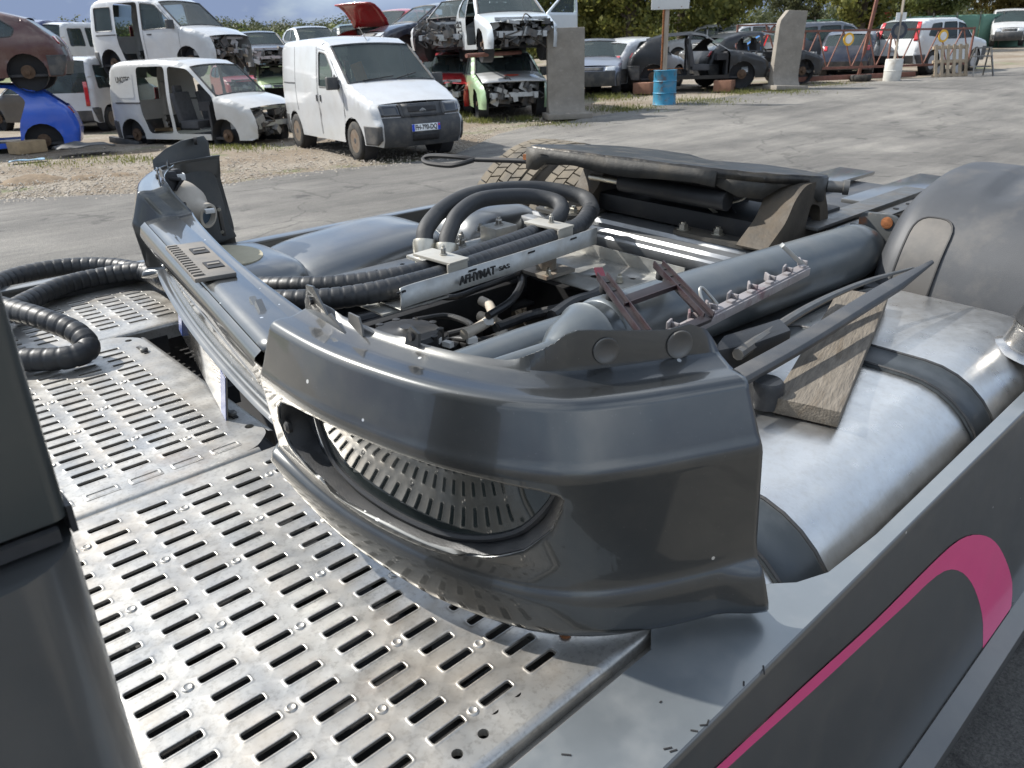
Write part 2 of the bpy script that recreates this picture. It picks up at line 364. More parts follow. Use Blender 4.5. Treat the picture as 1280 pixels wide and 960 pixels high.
def tread(x0, x1, y0, y1, z, xs, ys, px, py, skip=(), bumps=(), holes=(), fold=None, rc=0.):
    mb = MB()
    ax0, ax1, ay0, ay1 = min(xs)-px/2, max(xs)+px/2, min(ys)-py/2, max(ys)+py/2
    wav = lambda x, y: z + .0015*noise.noise((x*3, y*3, z*7))
    for i, x in enumerate(xs):
        for j, y in enumerate(ys): slot_cell(mb, x, y, px, py, z, (i, j) not in skip)
    outl = [(x0, y0), (x1-rc, y0), (x1, y0+rc), (x1, y1-rc), (x1-rc, y1), (x0, y1)] if rc else [(x0, y0), (x1, y0), (x1, y1), (x0, y1)]
    if rc: outl = rpoly(outl, rc*.45, 3)
    mb.sheet(outl, [[(ax0, ay0), (ax1, ay0), (ax1, ay1), (ax0, ay1)]] + [circ(*h) for h in holes], lambda x, y: (x, y, z), .05)
    for h in holes:
        n = 12; a = [(p[0], p[1], z) for p in circ(*h)]; mb.add(a + [(p[0], p[1], z-.012) for p in a], [(i, (i+1) % n, n+(i+1) % n, n+i) for i in range(n)])
    for bx, by in bumps:
        mb.lathe([(.0085, -.0005), (.0078, .0014), (.0058, .0022), (.0045, .0010), (.0001, .0008)], (bx, by, z), (0, 0, 1), 12)
    # folded borders going down
    def fold_edge(pts, nx, ny):
        prof = [(0, 0), (.006, -.0008), (.011, -.004), (.0135, -.010), (.014, -.045)]
        vs = []; k = len(pts)
        for (x, y) in pts:
            for o, dz in prof: vs.append((x+nx*o, y+ny*o, z+dz))
        n = len(prof); fs = [(i*n+j, (i+1)*n+j, (i+1)*n+j+1, i*n+j+1) for i in range(k-1) for j in range(n-1)]
        mb.add(vs, fs)
    for (pts, nx, ny) in (fold or []): fold_edge(pts, nx, ny)
    return mb
Zg = .85
xs1 = [.574-.0828*k for k in range(12)]; ys1 = [.547+.0411*k for k in range(19)]
b1 = [(xs1[k]-.0414, ys1[(j*5+2+(k % 2)*2) % 19]+.0205*0) for k in range(10) for j in range(4)]
p = tread(-.45, .735, .488, 1.333, Zg, xs1, ys1, .0828, .0411, bumps=b1, holes=[(.395, .512, .0075), (.437, .512, .0075), (.47, .530, .007), (.51, .530, .007), (.353, .512, .0075)],
      fold=[([(-.45, .488), (.735, .488)], 0, -1), ([(-.45, 1.333), (.735, 1.333)], 0, 1)])
for k in range(6):   # small slots and screw near the bumper
    pass
def wnorm(o):
    q = o.modifiers.new('normals', 'WEIGHTED_NORMAL'); q.weight = 80; q.keep_sharp = True; return o
tp = wnorm(p.build('tread_plate', ALU, T, merge=1e-5, smooth=50))
tp['label'] = 'near tread plate with rows of pressed slots'
xs2 = [.514-.0797*k for k in range(11)]; ys2 = [1.449+.0377*k for k in range(18)]
b2 = [(xs2[k]-.040, ys2[(j*5+1+(k % 2)*2) % 18]) for k in range(9) for j in range(3)]
p = tread(-.45, .612, 1.352, 2.180, Zg+.004, xs2, ys2, .0797, .0377, bumps=b2, holes=[(.579, 2.13, .009), (.592, 1.447, .010)], rc=.05,
      fold=[([(-.45, 1.352), (.565, 1.352)], 0, -1), ([(.612, 1.40), (.612, 2.13)], 1, 0), ([(-.45, 2.18), (.565, 2.18)], 0, 1)])
for k in range(7): slot_cell(p, xs2[k], 1.395, .06, .026, Zg+.0047)
wnorm(p.build('tread_plate', ALU, T, merge=1e-5, smooth=50))
xs3 = [.735-.0797*k for k in range(14)]; ys3 = [2.27+.0377*k for k in range(9)]
p = tread(-.45, .83, 2.205, 2.64, Zg+.002, xs3, ys3, .0797, .0377, holes=[(.805, 2.30, .010)], fold=[([(-.45, 2.205), (.83, 2.205)], 0, -1), ([(.83, 2.205), (.83, 2.64)], 1, 0)])
wnorm(p.build('tread_plate', ALU, T, merge=1e-5, smooth=50))
for (x, y) in ((.582, 2.035), (.588, 1.531)):   # latches of the middle plate, in oblong recess
    m = MB(); m.box((x, y, Zg+.0055), (.012, .060, .002), mat=0); m.lathe([(.010, 0), (.010, .006), (.007, .009)], (x, y-.012, Zg+.006), (0, 0, 1), 12, mat=1)
    m.box((x, y+.012, Zg+.008), (.006, .02, .004), mat=1)
    m.build('latch', [BLACK, GALVD], T)
m = MB()   # screw left on the near plate beside the bumper
m.lathe([(.009, 0), (.009, .004), (.006, .006)], (.635, .558, Zg), (0, 0, 1), 10); m.build('screw', RUST, T)
m = MB(); m.tube([(-.5, .457, .812), (.0, .457, .812), (.74, .457, .812)], .023, 16); m.build('edge_tube', M('speckled_tube', (.40, .385, .36), .4, .6, .1, 6., dirt=((.10, .085, .07), .8, 90., .60, .70)), T)
m = MB()   # supports and dark beams under the plates
for y in (.56, .95, 1.34, 1.75, 2.2, 2.6): m.box((.1, y, .795), (1.2, .03, .05))
for x in (-.25, .22, .62): m.box((x, 1.55, .755), (.05, 2.1, .04))
m.build('plate_support', BLACK, T)
m = MB(); m.box((.84, 1.95, .55), (.46, 1.5, .05)); m.box((.82, 2.0, .62), (.30, 1.2, .14)); m.build('dark_gap_fill', BLACK, T, bevel=.01)  # black boxes added to fill the gap by the bumper with deep shade
m = MB(); m.box((.05, 1.55, .56), (1.15, 2.2, .04)); m.box((.62, 1.5, .40), (.05, 1.2, .40)); m.build('under_tray', BLACK, T)

# --- near side skirt
def fy(z): return .335-.06*((.85-z)/.43)
m = MB()
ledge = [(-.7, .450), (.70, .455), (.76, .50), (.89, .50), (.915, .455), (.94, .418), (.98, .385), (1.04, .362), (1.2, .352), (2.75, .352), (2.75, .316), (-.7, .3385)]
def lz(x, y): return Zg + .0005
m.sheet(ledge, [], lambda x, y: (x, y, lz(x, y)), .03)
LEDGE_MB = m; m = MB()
m.loft([[(x, .3385-.0225*(x+.7)/3.45, Zg+.0005), (x, .3365-.0225*(x+.7)/3.45, Zg-.0005), (x, .3350-.0225*(x+.7)/3.45, Zg-.003), (x, fy(.838)-.022*(x+.7)/3.45, .838)] for x in [-.7+.05*k for k in range(70)]], closed=False)
m.loft([[(x, y, Zg+.0005), (x, y+.003, Zg-.004), (x, y+.004, Zg-.05)] for x, y in [(v.x, v.y) for v in cr_path([(q[0], q[1], 0) for q in ledge[:10]], 3)]], closed=False)
outer = [(-.70, .905), (-.2, .853), (.30, .806), (.659, .774), (.903, .751), (1.125, .727), (1.293, .717), (1.408, .710), (1.513, .698), (1.611, .668), (1.725, .610), (1.826, .535), (1.929, .43), (1.995, .34), (2.013, .263)]
inner = [(-.70, .885), (-.2, .832), (.30, .785), (.687, .746), (.93, .715), (1.162, .689), (1.301, .673), (1.378, .667), (1.462, .652), (1.533, .622), (1.616, .565), (1.705, .475), (1.787, .355), (1.821, .250)]
outer = [(-.7, .8365), (.05, .829)] + outer[2:]; inner = [(-.7, .830), (.05, .808)] + inner[2:]
def sy(x, z): return fy(z)-.022*(x+.7)/3.45
m.sheet([(-.7, .838)] + outer + [(2.013, .25), (2.75, .25), (2.75, .838)], [], lambda x, z: (x, sy(x, z), z), .06)
# ridge and lower return
rid = [(-.7, .25), (2.75, .25)]
m.loft([[(x, sy(x, .25)+.000, .25), (x, sy(x, .25)-.045, .243), (x, sy(x, .25)-.052, .23), (x, sy(x, .25)-.03, .13), (x, sy(x, .25)+.02, .09)] for x in [-.7+.1*i for i in range(36)]], closed=False)
sk = m.build('side_skirt', M('skirt_paint', (.135, .138, .136), .36, .75, .06, 3., coat=.8, crough=.10, dirt=[(DUST, .12, 9., .45, .75), (DUST, .15, 2.5, .5, .75)], rvar=.05, spots=(24., .06, .75)), T, merge=1e-4, smooth=42); sk['label'] = 'near side skirt of dark grey paint with a pale top ledge'
LEDGE_MB.build('skirt_ledge', M('ledge_sheen_dust', (.235, .255, .265), .40, .65, .06, 5., coat=.6, crough=.12, rvar=.06, dirt=((.36, .36, .35), .35, 12., .45, .72)), sk, smooth=42)  # base lightened to paint in the sky's sheen, plus a film of dust
def strip_between(A, B, fa, fb, n=60):
    def res(P):
        d = [0]
        for i in range(1, len(P)): d.append(d[-1]+math.dist(P[i], P[i-1]))
        o = []
        for k in range(n+1):
            t = d[-1]*k/n; i = 0
            while i < len(d)-2 and d[i+1] < t: i += 1
            q = (t-d[i])/max(1e-9, d[i+1]-d[i]); o.append((P[i][0]+(P[i+1][0]-P[i][0])*q, P[i][1]+(P[i+1][1]-P[i][1])*q))
        return o
    a, b = res(A), res(B); mb = MB(); vs = []
    K = 6
    for k in range(n+1):
        for j in range(K+1):
            t = j/K; x = a[k][0]*(1-t)+b[k][0]*t; z = a[k][1]*(1-t)+b[k][1]*t
            vs.append((x, sy(x, z)-.0005+(fa*(1-t)+fb*t), z))
    mb.add(vs, [(k*(K+1)+j, (k+1)*(K+1)+j, (k+1)*(K+1)+j+1, k*(K+1)+j+1) for k in range(n) for j in range(K)]); return mb
def smooth2(P): return [(v.x, v.y) for v in cr_path([(x, z, 0) for x, z in P], 4)]
strip_between(smooth2(outer), smooth2(inner), -.0012, .003).build('pink_stripe', PINK, sk, merge=1e-5)
m = MB(); m.sheet(smooth2(inner) + [(1.821, .25), (-.7, .25)], [], lambda x, z: (x, sy(x, z)+.0028, z), .06); m.build('lower_panel', M('skirt_panel', (.135, .137, .133), .42, .65, .07, 3., coat=.5, crough=.2, dirt=(DUST, .16, 9., .45, .75)), sk)
m = MB(); m.prism([(2.013, sy(2.0, .26)-.002, .262), (2.03, sy(2.0, .26)-.002, .27), (1.835, sy(1.8, .25)+.012, .25), (1.815, sy(1.8, .25)+.012, .25)], (0, .004, 0)); m.build('trim_edge', GALVD, sk)
m = MB()   # chips in the paint of the ledge
for (px, py, a, l_) in ((708, 942, -50, .012), (835, 934, -30, .011), (842, 937, -25, .010), (868, 912, -55, .009), (880, 905, -40, .010), (955, 836, 35, .016), (930, 853, 30, .008), (885, 902, 20, .01), (826, 876, 0, .004)):
    c = U(px, py, Zg+.003); m.box((c.x, c.y, lz(c.x, c.y)+.0006), (l_, .0022, .0008), Matrix.Rotation(R(a), 3, 'Z'))
m.build('paint_chips', BLACK, sk)['kind'] = 'stuff'

# --- far side skirt rim and panels
m = MB(); m.box((1.6, 2.695, .80), (4.2, .03, .20)); m.box((1.6, 2.665, .905), (4.2, .05, .012)); m.box((1.6, 2.60, .845), (4.2, .02, .012)); m.build('far_skirt', PAINT2, T, bevel=.004)
m = MB(); m.box((1.75, 2.63, .835), (1.8, .06, .03)); m.build('skirt_rail', CHS, T, bevel=.006)

# --- fuel tank
def tank_sec(off=0., n=40):
    cy, cz, hy, hz, r = .69, .55, .335+off, .345+off, .19+off
    o = []
    for sx, sz, a0 in ((1, 1, 0), (-1, 1, 90), (-1, -1, 180), (1, -1, 270)):
        for k in range(9):
            a = R(a0+90*k/8); o.append((cy+sx*(hy-r)+r*math.cos(a), cz+sz*(hz-r)+r*math.sin(a)))
    return o
m = MB(); ends = [(.925, -.02), (.928, -.008), (.935, -.002), (.945, 0), (1.2, 0), (1.6, 0), (2.0, 0), (2.40, 0), (2.425, -.004), (2.435, -.012)]
m.loft([[(x, y, z+.006*math.sin(max(0, min(1, (x-.945)/1.45))*math.pi)*0) for y, z in tank_sec(o)] for x, o in ends]); tk = m.build('fuel_tank', TANK, T, smooth=50)
tk['label'] = 'brushed aluminium fuel tank with two dark straps'
for xc in (1.025, 1.835):
    m = MB(); prof = [(-.062, .001), (-.062, .007), (-.055, .009), (-.050, .004), (.050, .004), (.055, .009), (.062, .007), (.062, .001)]
    m.loft([[(xc+dx, y, z) for y, z in tank_sec(o)] for dx, o in prof], caps=False); st = m.build('tank_strap', STRAP, tk, smooth=50)
    m = MB()
    for s_ in (-.057, .057): m.tube([(xc+s_, y, z) for y, z in tank_sec(.008)], .0042, 6, closed=True)
    m.build('strap_bead', RUB, st)
m = MB(); ax = Vector((.10, -.30, 1)).normalized(); c0 = Vector((2.24, .435, .845))
m.lathe([(.075, .01), (.066, .022), (.052, .03), (.050, .075), (.054, .078), (.054, .088)], c0, ax, 28); nk = m.build('filler_neck', M('polished_neck', (.62, .6, .57), .25, 1., .08, 9., dirt=(DUST, .3, 9., .5, .8)), tk)
m = MB(); m.lathe([(.052, .088), (.058, .092), (.058, .128), (.050, .136), (.0, .138)], c0, ax, 24); m.lathe([(.010, 0), (.010, .006), (0, .007)], c0+ax*.112+Vector((-.04, -.035, 0)), (-.8, -.6, .1), 12, mat=1)
m.build('filler_cap', [PLASTD, GALVD], nk, smooth=30)

# --- near rear fender with its flap
fp = cr_path([(2.47, .80, 0), (2.49, .90, 0), (2.54, 1.01, 0), (2.64, 1.11, 0), (2.80, 1.17, 0), (3.02, 1.195, 0), (3.3, 1.165, 0), (3.6, 1.09, 0), (3.85, .97, 0), (4.02, .80, 0)], 6)
m = MB(); ny = 26; vs = []; Y0, Y1 = .315, .945
for i, q in enumerate(fp):
    a = fp[min(i+1, len(fp)-1)]-fp[max(i-1, 0)]; nrm = Vector((-a.y, a.x)).normalized()
    for j in range(ny):
        t = j/(ny-1); y = Y0+(Y1-Y0)*t
        d = -.045*max(0, (t-.90)/.10)**2 - .045*max(0, (.06-t)/.06)**2
        g = max(0, min(1, (q.x-2.70)/.06))*max(0, min(1, (3.6-q.x)/.1))
        if g > 0:
            for c_ in (.60, .30):
                dd = abs(t-c_); d -= .016*g*max(0, min(1, (.075-dd)/.02))
        fl = 0
        vs.append((q.x+nrm.x*d, y, q.y+nrm.y*d))
m.add(vs, [(i*ny+j, (i+1)*ny+j, (i+1)*ny+j+1, i*ny+j+1) for i in range(len(fp)-1) for j in range(ny-1)])
fd = m.build('rear_fender', PLAST, T, smooth=60, solid=.006); fd['label'] = 'dusty grey plastic rear wheel fender with pressed ribs'
# flap: rounded panel let into the front of the fender
def fpt(s, y, off=0.):
    k = s*(len(fp)-1); i = min(int(k), len(fp)-2); q = fp[i].lerp(fp[i+1], k-i); a = fp[i+1]-fp[i]; n_ = Vector((-a.y, a.x)).normalized()
    return (q.x+n_.x*off, y, q.y+n_.y*off)
flo = rpoly([(.035, .755), (.035, .875), (.30, .875), (.30, .755)], .05, 5)
m = MB(); m.sheet(flo, [], lambda s, y: fpt(s, y, .004), .02); fl_ = m.build('fender_flap', M('flap_plastic', (.085, .08, .074), .45, 0, .1, 9., dirt=(DUST, .3, 6., .45, .75)), fd)
m = MB(); m.tube([fpt(s, y, .003) for s, y in dens(flo, .02)], .0038, 6, closed=True); m.build('flap_gap', BLACK, fl_)
m = MB(); m.box((2.49, .63, .868), (.08, .62, .012)); m.box((2.46, .63, .80), (.03, .60, .12)); m.build('fender_base', PLAST, fd, bevel=.004)

# --- rear wheels on the far side: twin tyres with tread lugs
def tyre(cx, y0, y1, cz, Rr):
    m = MB(); yc = (y0+y1)/2; hw = (y1-y0)/2
    prof = [(.29, -hw*.75), (.34, -hw*.96), (.43, -hw), (Rr-.04, -hw*.97), (Rr-.016, -hw*.86), (Rr-.012, -hw*.5), (Rr-.010, 0), (Rr-.012, hw*.5), (Rr-.016, hw*.86), (Rr-.04, hw*.97), (.43, hw), (.34, hw*.96), (.29, hw*.75)]
    m.lathe(prof, (cx, yc, cz), (0, 1, 0), 64); t = m.build('tyre', M('tyre_rubber', (.035, .033, .031), .75, 0, .3, 12., dirt=((.23, .195, .15), .7, 5., .38, .66)), T, smooth=60)
    m = MB(); n = 58; rows = [(-.80, .30), (-.40, .34), (0, .34), (.40, .34), (.80, .30)]
    for k in range(n):
        for ri, (o, wd) in enumerate(rows):
            a = 2*math.pi*(k+(.5 if ri % 2 else 0)+.12*(ri-2))/n
            if math.sin(a) < -.35: continue
            c = Vector((cx+math.cos(a)*(Rr-.006), yc+o*hw, cz+math.sin(a)*(Rr-.006)))
            rad = Vector((math.cos(a), 0, math.sin(a))); tan = Vector((-math.sin(a), 0, math.cos(a)))
            ln = 2*math.pi*Rr/n*.86; skew = .25 if ri % 2 else -.25
            yy = (Vector((0, 1, 0))+tan*skew).normalized()
            m.box(c-rad*(.004 if abs(o) > .7 else 0), (ln, wd*hw*1.05, .016), Matrix((tan, yy, rad)).transposed())
    m.build('tread_lugs', M('tread_rubber', (.10, .088, .070), .85, 0, .2, 12., dirt=((.24, .20, .145), .6, 6., .40, .66)), t)
    return t
tyre(2.80, 2.48, 2.79, .585, .525); tyre(2.80, 2.10, 2.41, .585, .525)
m = MB(); m.lathe([(.30, -.30), (.30, .30)], (2.80, 2.45, .555), (0, 1, 0), 32); m.build('rim', GALVD, T)
# near rear wheel under the fender
m = MB(); m.lathe([(.29, -.26), (.44, -.28), (.50, -.24), (.51, 0), (.50, .24), (.44, .28), (.29, .26)], (3.03, .62, .54), (0, 1, 0), 40); m.build('tyre', RUB, T, smooth=60)

# --- frame rails and decks
m = MB()
hol = [(1.25+.1*k*1.05, 2.075, .0085) for k in range(9)]
m.sheet([(.82, 2.025), (2.35, 2.025), (2.35, 2.125), (.82, 2.125)], [circ(*h, n=10) for h in hol], lambda x, y: (x, y, .90), .1)
m.box((1.58, 2.12, .775), (1.54, .012, .248)); m.box((1.58, 2.05, .655), (1.54, .14, .01)); m.build('frame_rail', CHS, T)
m = MB(); m.box((1.9, 1.05, .80), (2.4, .10, .10)); m.box((1.9, 1.10, .68), (2.4, .012, .22)); m.build('frame_rail', CHS, T, bevel=.006)
m = MB(); m.box((1.55, 1.55, .38), (2.2, 1.2, .05)); m.box((2.02, 1.55, .6), (.04, .95, .3)); m.build('cross_member', BLACK, T)
# grey dome cover and the box with the cream filler lid on the far side
def blob(name, x0, x1, y0, y1, z0, z1, mat, e=3.2, n=20, top=.0, slope=0.):
    m = MB(); rings = []
    cx, cy = (x0+x1)/2, (y0+y1)/2
    for i in range(n+1):
        ph = math.pi/2*i/n; hh = math.sin(ph)**(2/e) if i else 0; rr = math.cos(ph)**(2/e) if i < n else 0.0
        ring = []
        for j in range(48):
            a = 2*math.pi*j/48; c, s = math.cos(a), math.sin(a)
            sx = math.copysign(abs(c)**(2/4.5), c); sy_ = math.copysign(abs(s)**(2/4.5), s)
            x = cx+(x1-x0)/2*rr*sx
            ring.append((x, cy+(y1-y0)/2*rr*sy_, z0+(z1-z0)*hh*(1-slope*(x1-x)/(x1-x0))))
        rings.append(ring)
    m.loft(rings, caps=True); return m.build(name, mat, T, merge=1e-5, smooth=60)
blob('dome_cover', 1.12, 1.80, 2.16, 2.60, .80, .985, PAINT2, 3.4, slope=.30)
blob('side_box', .86, 1.20, 2.16, 2.60, .80, .955, PAINT2, 5.0)
m = MB(); m.lathe([(.105, 0), (.105, .004), (.095, .006), (.0, .007)], (0, 0, 0), (0, 0, 1), 32); m.build('filler_lid', CREAM, T, xf=Matrix.Translation((1.0, 2.39, .953)) @ Matrix.Diagonal((1.0, 1.25, 1, 1)))
blob('air_tank', 1.86, 2.3, 2.18, 2.5, .82, .97, PAINT2, 3.)
# rear deck panels behind the fifth wheel
m = MB(); m.box((3.75, 1.75, .84), (1.0, .75, .03)); m.box((3.30, 1.65, .80), (.06, .9, .12)); m.build('rear_deck', PLAST, T, bevel=.008)
m = MB(); m.box((3.0, 1.20, 1.0), (.95, .09, .012)); m.box((3.0, 1.245, .95), (.95, .01, .1)); m.box((2.95, 1.12, .985), (.7, .055, .012)); m.build('rear_rail', GALVD, T, bevel=.003)
for k in range(5): m = MB(); m.lathe([(.011, 0), (.011, .002)], (2.72+.12*k, 1.12, .992), (0, 0, 1), 10); m.build('rail_hole', BLACK, T)
for y, zz in ((1.42, .90), (1.85, .88)): m = MB(); m.box((3.95, y, zz), (.9, .20, .02)); m.build('deck_panel', PAINT2, T, bevel=.006)
m = MB(); m.box((4.35, 1.55, .72), (.05, 2.2, .16)); m.build('rear_cross_beam', CHS, T, bevel=.006)

# --- ribbed mounting plate, bolt plates, galvanised shelf
m = MB(); X0 = 2.14
prof = [(X0, .86), (X0, .925), (X0+.006, .932), (X0+.05, .932), (X0+.058, .925), (X0+.072, .925), (X0+.08, .936), (X0+.13, .936), (X0+.138, .928), (X0+.16, .928), (X0+.168, .942), (X0+.9, .942)]
m.loft([[(x, y, z) for x, z in prof] for y in (1.15, 1.4, 1.7, 1.95, 2.22)], closed=False); m.build('mounting_plate', M('mount_steel', (.30, .31, .32), .36, .6, .12, 9., rvar=.08, dirt=((.2, .18, .15), .5, 6., .5, .75)), T, smooth=30, solid=.006)
def bolt(mb, c, r=.016, mat=1):
    c = Vector(c); mb.lathe([(r*1.35, 0), (r*1.35, .004)], c, (0, 0, 1), 18, mat); mb.lathe([(r, .004), (r, .018), (r*.8, .021)], c, (0, 0, 1), 6, mat); mb.lathe([(r*.55, .02), (r*.55, .028), (.0, .029)], c, (0, 0, 1), 10, mat)
m = MB(); m.prism([(x, y, .945) for x, y in rpoly([(2.30, 1.27), (2.30, 1.60), (2.47, 1.58), (2.47, 1.25)], .04, 4)], (0, 0, .014), 0)
for q in ((2.335, 1.565), (2.365, 1.44), (2.40, 1.305)): bolt(m, q + (.959,), .017)
m.build('bolt_plate', [CAST, BRASS], T, smooth=30)
m = MB(); m.prism([(x, y, .945) for x, y in rpoly([(2.20, 1.98), (2.20, 2.20), (2.42, 2.20), (2.42, 1.98)], .04, 4)], (0, 0, .012), 0)
for q in ((2.25, 2.02), (2.25, 2.15)): bolt(m, q + (.957,), .016)
m.build('bolt_plate', [CAST, BRASS], T, smooth=30)
m = MB(); m.sheet([(1.80, 1.94), (1.80, 1.46), (1.84, 1.42), (2.10, 1.37), (2.10, 1.94)], [circ(1.93, 1.62, .022), circ(2.0, 1.52, .012)], lambda x, y: (x, y, .86), .06)
m.box((2.10, 1.66, .882), (.005, .55, .045)); sh = m.build('bracket_shelf', GALV, T, solid=.005)
m = MB(); m.box((1.83, 1.76, .872), (.14, .14, .012), mat=0); m.lathe([(.035, 0), (.035, .06), (.045, .062), (.045, .075)], (1.83, 1.76, .878), (0, 0, 1), 16, mat=0)
bolt(m, (1.78, 1.70, .876), .009); bolt(m, (1.88, 1.80, .876), .009)
m.build('pedestal_foot', [M('foot_steel', (.26, .235, .20), .6, .4, .2, 14., dirt=((.20, .11, .06), .6, 12., .5, .7)), BRASS], sh)
m = MB(); bolt(m, (1.93, 1.52, .863), .010, 0); m.build('bolt', BRASS, sh)

# --- fifth wheel
FZ = 1.20
def fz(x): return FZ - .105*(x-2.25)
fo = [(2.11, 2.13), (2.15, 1.93), (2.20, 1.75), (2.245, 1.58), (2.29, 1.44), (2.40, 1.28), (2.58, 1.19), (2.66, 1.21), (2.72, 1.32), (2.74, 1.50), (2.64, 1.60), (2.60, 1.66), (2.64, 1.72), (2.74, 1.84), (2.74, 2.02), (2.66, 2.14), (2.5, 2.19), (2.2, 2.18)]
m = MB(); V, F = cdt(rpoly(fo, .03, 3), [], .06)
n = len(V); m.add([(x, y, fz(x)+.0008*noise.noise((x*9, y*9, 0))) for x, y in V], F); fw_o = m.build('fifth_wheel', GREASE, T, solid=.030, smooth=25); fw_o['label'] = 'greasy black fifth wheel coupling plate'
def apron(path, low, z1=None, th=.016):
    # path: plan polyline; low: depth below the plate at each point
    m_ = MB(); P = path; vs = []; n_ = len(P)
    for (x, y), d in zip(P, low): vs += [(x, y, fz(x)-.006), (x, y, fz(x)-d)]
    m_.add(vs, [(2*i, 2*i+1, 2*i+3, 2*i+2) for i in range(n_-1)]); return m_
A1 = [(2.112, 2.135), (2.12, 2.09), (2.128, 2.05), (2.14, 1.98), (2.152, 1.92), (2.17, 1.86), (2.19, 1.78), (2.21, 1.70), (2.23, 1.63), (2.25, 1.56), (2.275, 1.49), (2.30, 1.43)]
A1d = [.084, .084, .052, .048, .048, .056, .062, .062, .056, .052, .052, .058]
apron(A1, A1d).build('front_apron', CAST, fw_o, solid=.016, smooth=18)
A2 = [(2.30, 1.43), (2.34, 1.365), (2.385, 1.30), (2.43, 1.265), (2.47, 1.245), (2.51, 1.228), (2.55, 1.20), (2.58, 1.19), (2.63, 1.20), (2.66, 1.21), (2.72, 1.32)]
A2d = [.055, .085, .085, .045, .030, .035, .070, .085, .085, .08, .06]
apron(A2, A2d).build('side_apron', CAST, fw_o, solid=.02, smooth=18)
m = MB()   # pedestal casting with its window, near side; and the far one
def pedestal(y, s_):
    o = rpoly([(2.26, .958), (2.70, .958), (2.68, 1.03), (2.62, 1.12), (2.58, 1.15), (2.48, 1.15), (2.42, 1.11), (2.38, 1.04)], .03, 3)
    h = rpoly([(2.52, .990), (2.63, .990), (2.61, 1.06), (2.54, 1.08)], .02, 3)
    mm = MB()
    for dy in (0, .11*s_): mm.sheet(o, [h], lambda x, z, dy=dy: (x, y+dy, z), .06)
    n = len(o)
    for P in (o, h):
        k = len(P); mm.add([(x, y, z) for x, z in P] + [(x, y+.11*s_, z) for x, z in P], [(i, (i+1) % k, k+(i+1) % k, k+i) for i in range(k)])
    return mm
pe = pedestal(1.20, 1).build('pedestal', M('cast_brown', (.060, .050, .038), .65, .2, .25, 12., bump=.0015, bs=70, dirt=((.15, .11, .07), .6, 7., .46, .72)), fw_o, merge=1e-4, bevel=0, smooth=40); pedestal(2.12, -1).build('pedestal', MATS['cast_brown'], fw_o, merge=1e-4, smooth=40)
m = MB(); m.lathe([(.034, 0), (.034, .46)], (2.34, 1.40, 1.085), (0, 1, 0), 18, 0); m.lathe([(.012, .46), (.012, .62)], (2.34, 1.40, 1.085), (0, 1, 0), 10, 1); m.build('cylinder', [BLACK, BRASS], fw_o)
m = MB(); m.tube([(2.40+.016*math.cos(a*.9), 1.44+.0024*a, 1.130+.016*math.sin(a*.9)) for a in range(110)], .0042, 6); m.build('return_spring', BLACK, fw_o)
m = MB(); m.box((2.56, 1.66, 1.05), (.24, .30, .10)); m.box((2.50, 1.66, 1.10), (.12, .70, .05)); m.build('lock_housing', BLACK, fw_o, bevel=.01)
m = MB(); m.box((2.62, 1.65, .985), (.46, .84, .07)); m.build('shadow_block', BLACK, fw_o, bevel=.012)  # black block added as the shadow beneath the coupling plate
m = MB(); m.lathe([(.02, 0), (.02, .05), (.026, .052), (.026, .07)], (2.66, 1.21, 1.12), (.5, -1, 0), 12); m.build('grease_stud', GALVD, fw_o)
m = MB()   # release handle with its loop
m.tube([(2.40, 1.98, 1.135), (2.22, 2.18, 1.135), (2.19, 2.30, 1.13), (2.13, 2.46, 1.122)], .010, 10)
m.tube(cr_path([(2.13, 2.46, 1.122), (2.09, 2.535, 1.128), (2.06, 2.66, 1.122), (2.045, 2.70, 1.108), (2.03, 2.66, 1.096), (2.045, 2.54, 1.098), (2.07, 2.49, 1.108), (2.12, 2.465, 1.12)], 6), .010, 8)
m.build('release_handle', BLACK, fw_o)
for c_, d_c in (((2.21, 2.24, 1.15), (.03, .02, .02)), ((2.235, 2.20, 1.148), (.025, .015, .014))): m = MB(); m.box(c_, d_c); m.build('handle_clip', RUST, fw_o)
m = MB()   # thin cables under the plate
m.tube(cr_path([U(880, 232, 1.09), U(884, 255, 1.05), U(905, 272, 1.0), U(945, 290, .965), U(968, 298, .95)], 6), .006, 7)
m.tube(cr_path([U(912, 225, 1.12), U(908, 245, 1.06), U(925, 275, 1.0), U(960, 285, .97), U(975, 300, .95)], 6), .009, 7, mat=1)
m.tube(cr_path([U(935, 232, 1.12), U(930, 248, 1.09), U(905, 255, 1.06)], 6), .005, 7)
m.build('air_cable', [BRASS, RUB], T)

# --- big tube with its cone, second pipe, flange
m = MB(); A, B_ = Vector((1.225, 1.055, .985)), Vector((2.70, 1.055, .925)); d = (B_-A).normalized(); Lt = (B_-A).length
m.lathe([(.030, -.42), (.030, -.115), (.036, -.105), (.060, -.07), (.080, -.02), (.087, 0), (.092, .006), (.087, .012), (.087, .05), (.092, .055), (.094, .07), (.094, Lt-.16), (.097, Lt-.155), (.092, Lt-.08), (.075, Lt-.02), (.060, Lt)], A, d, 40)
tb = m.build('exhaust_tube', TUBE, T, smooth=40); tb['label'] = 'long grey tube with a tapered near end'
m = MB(); m.tube([(.80, 1.22, .915), (1.2, 1.215, .92), (2.05, 1.20, .90)], .062, 24); m.build('side_pipe', TUBE, T)
m = MB(); m.prism([(2.70, y, z) for y, z in rpoly([(1.10, 1.045), (.98, 1.05), (.925, 1.0), (.92, .88), (.97, .83), (1.08, .84)], .03, 4)], (.022, 0, 0), 0)
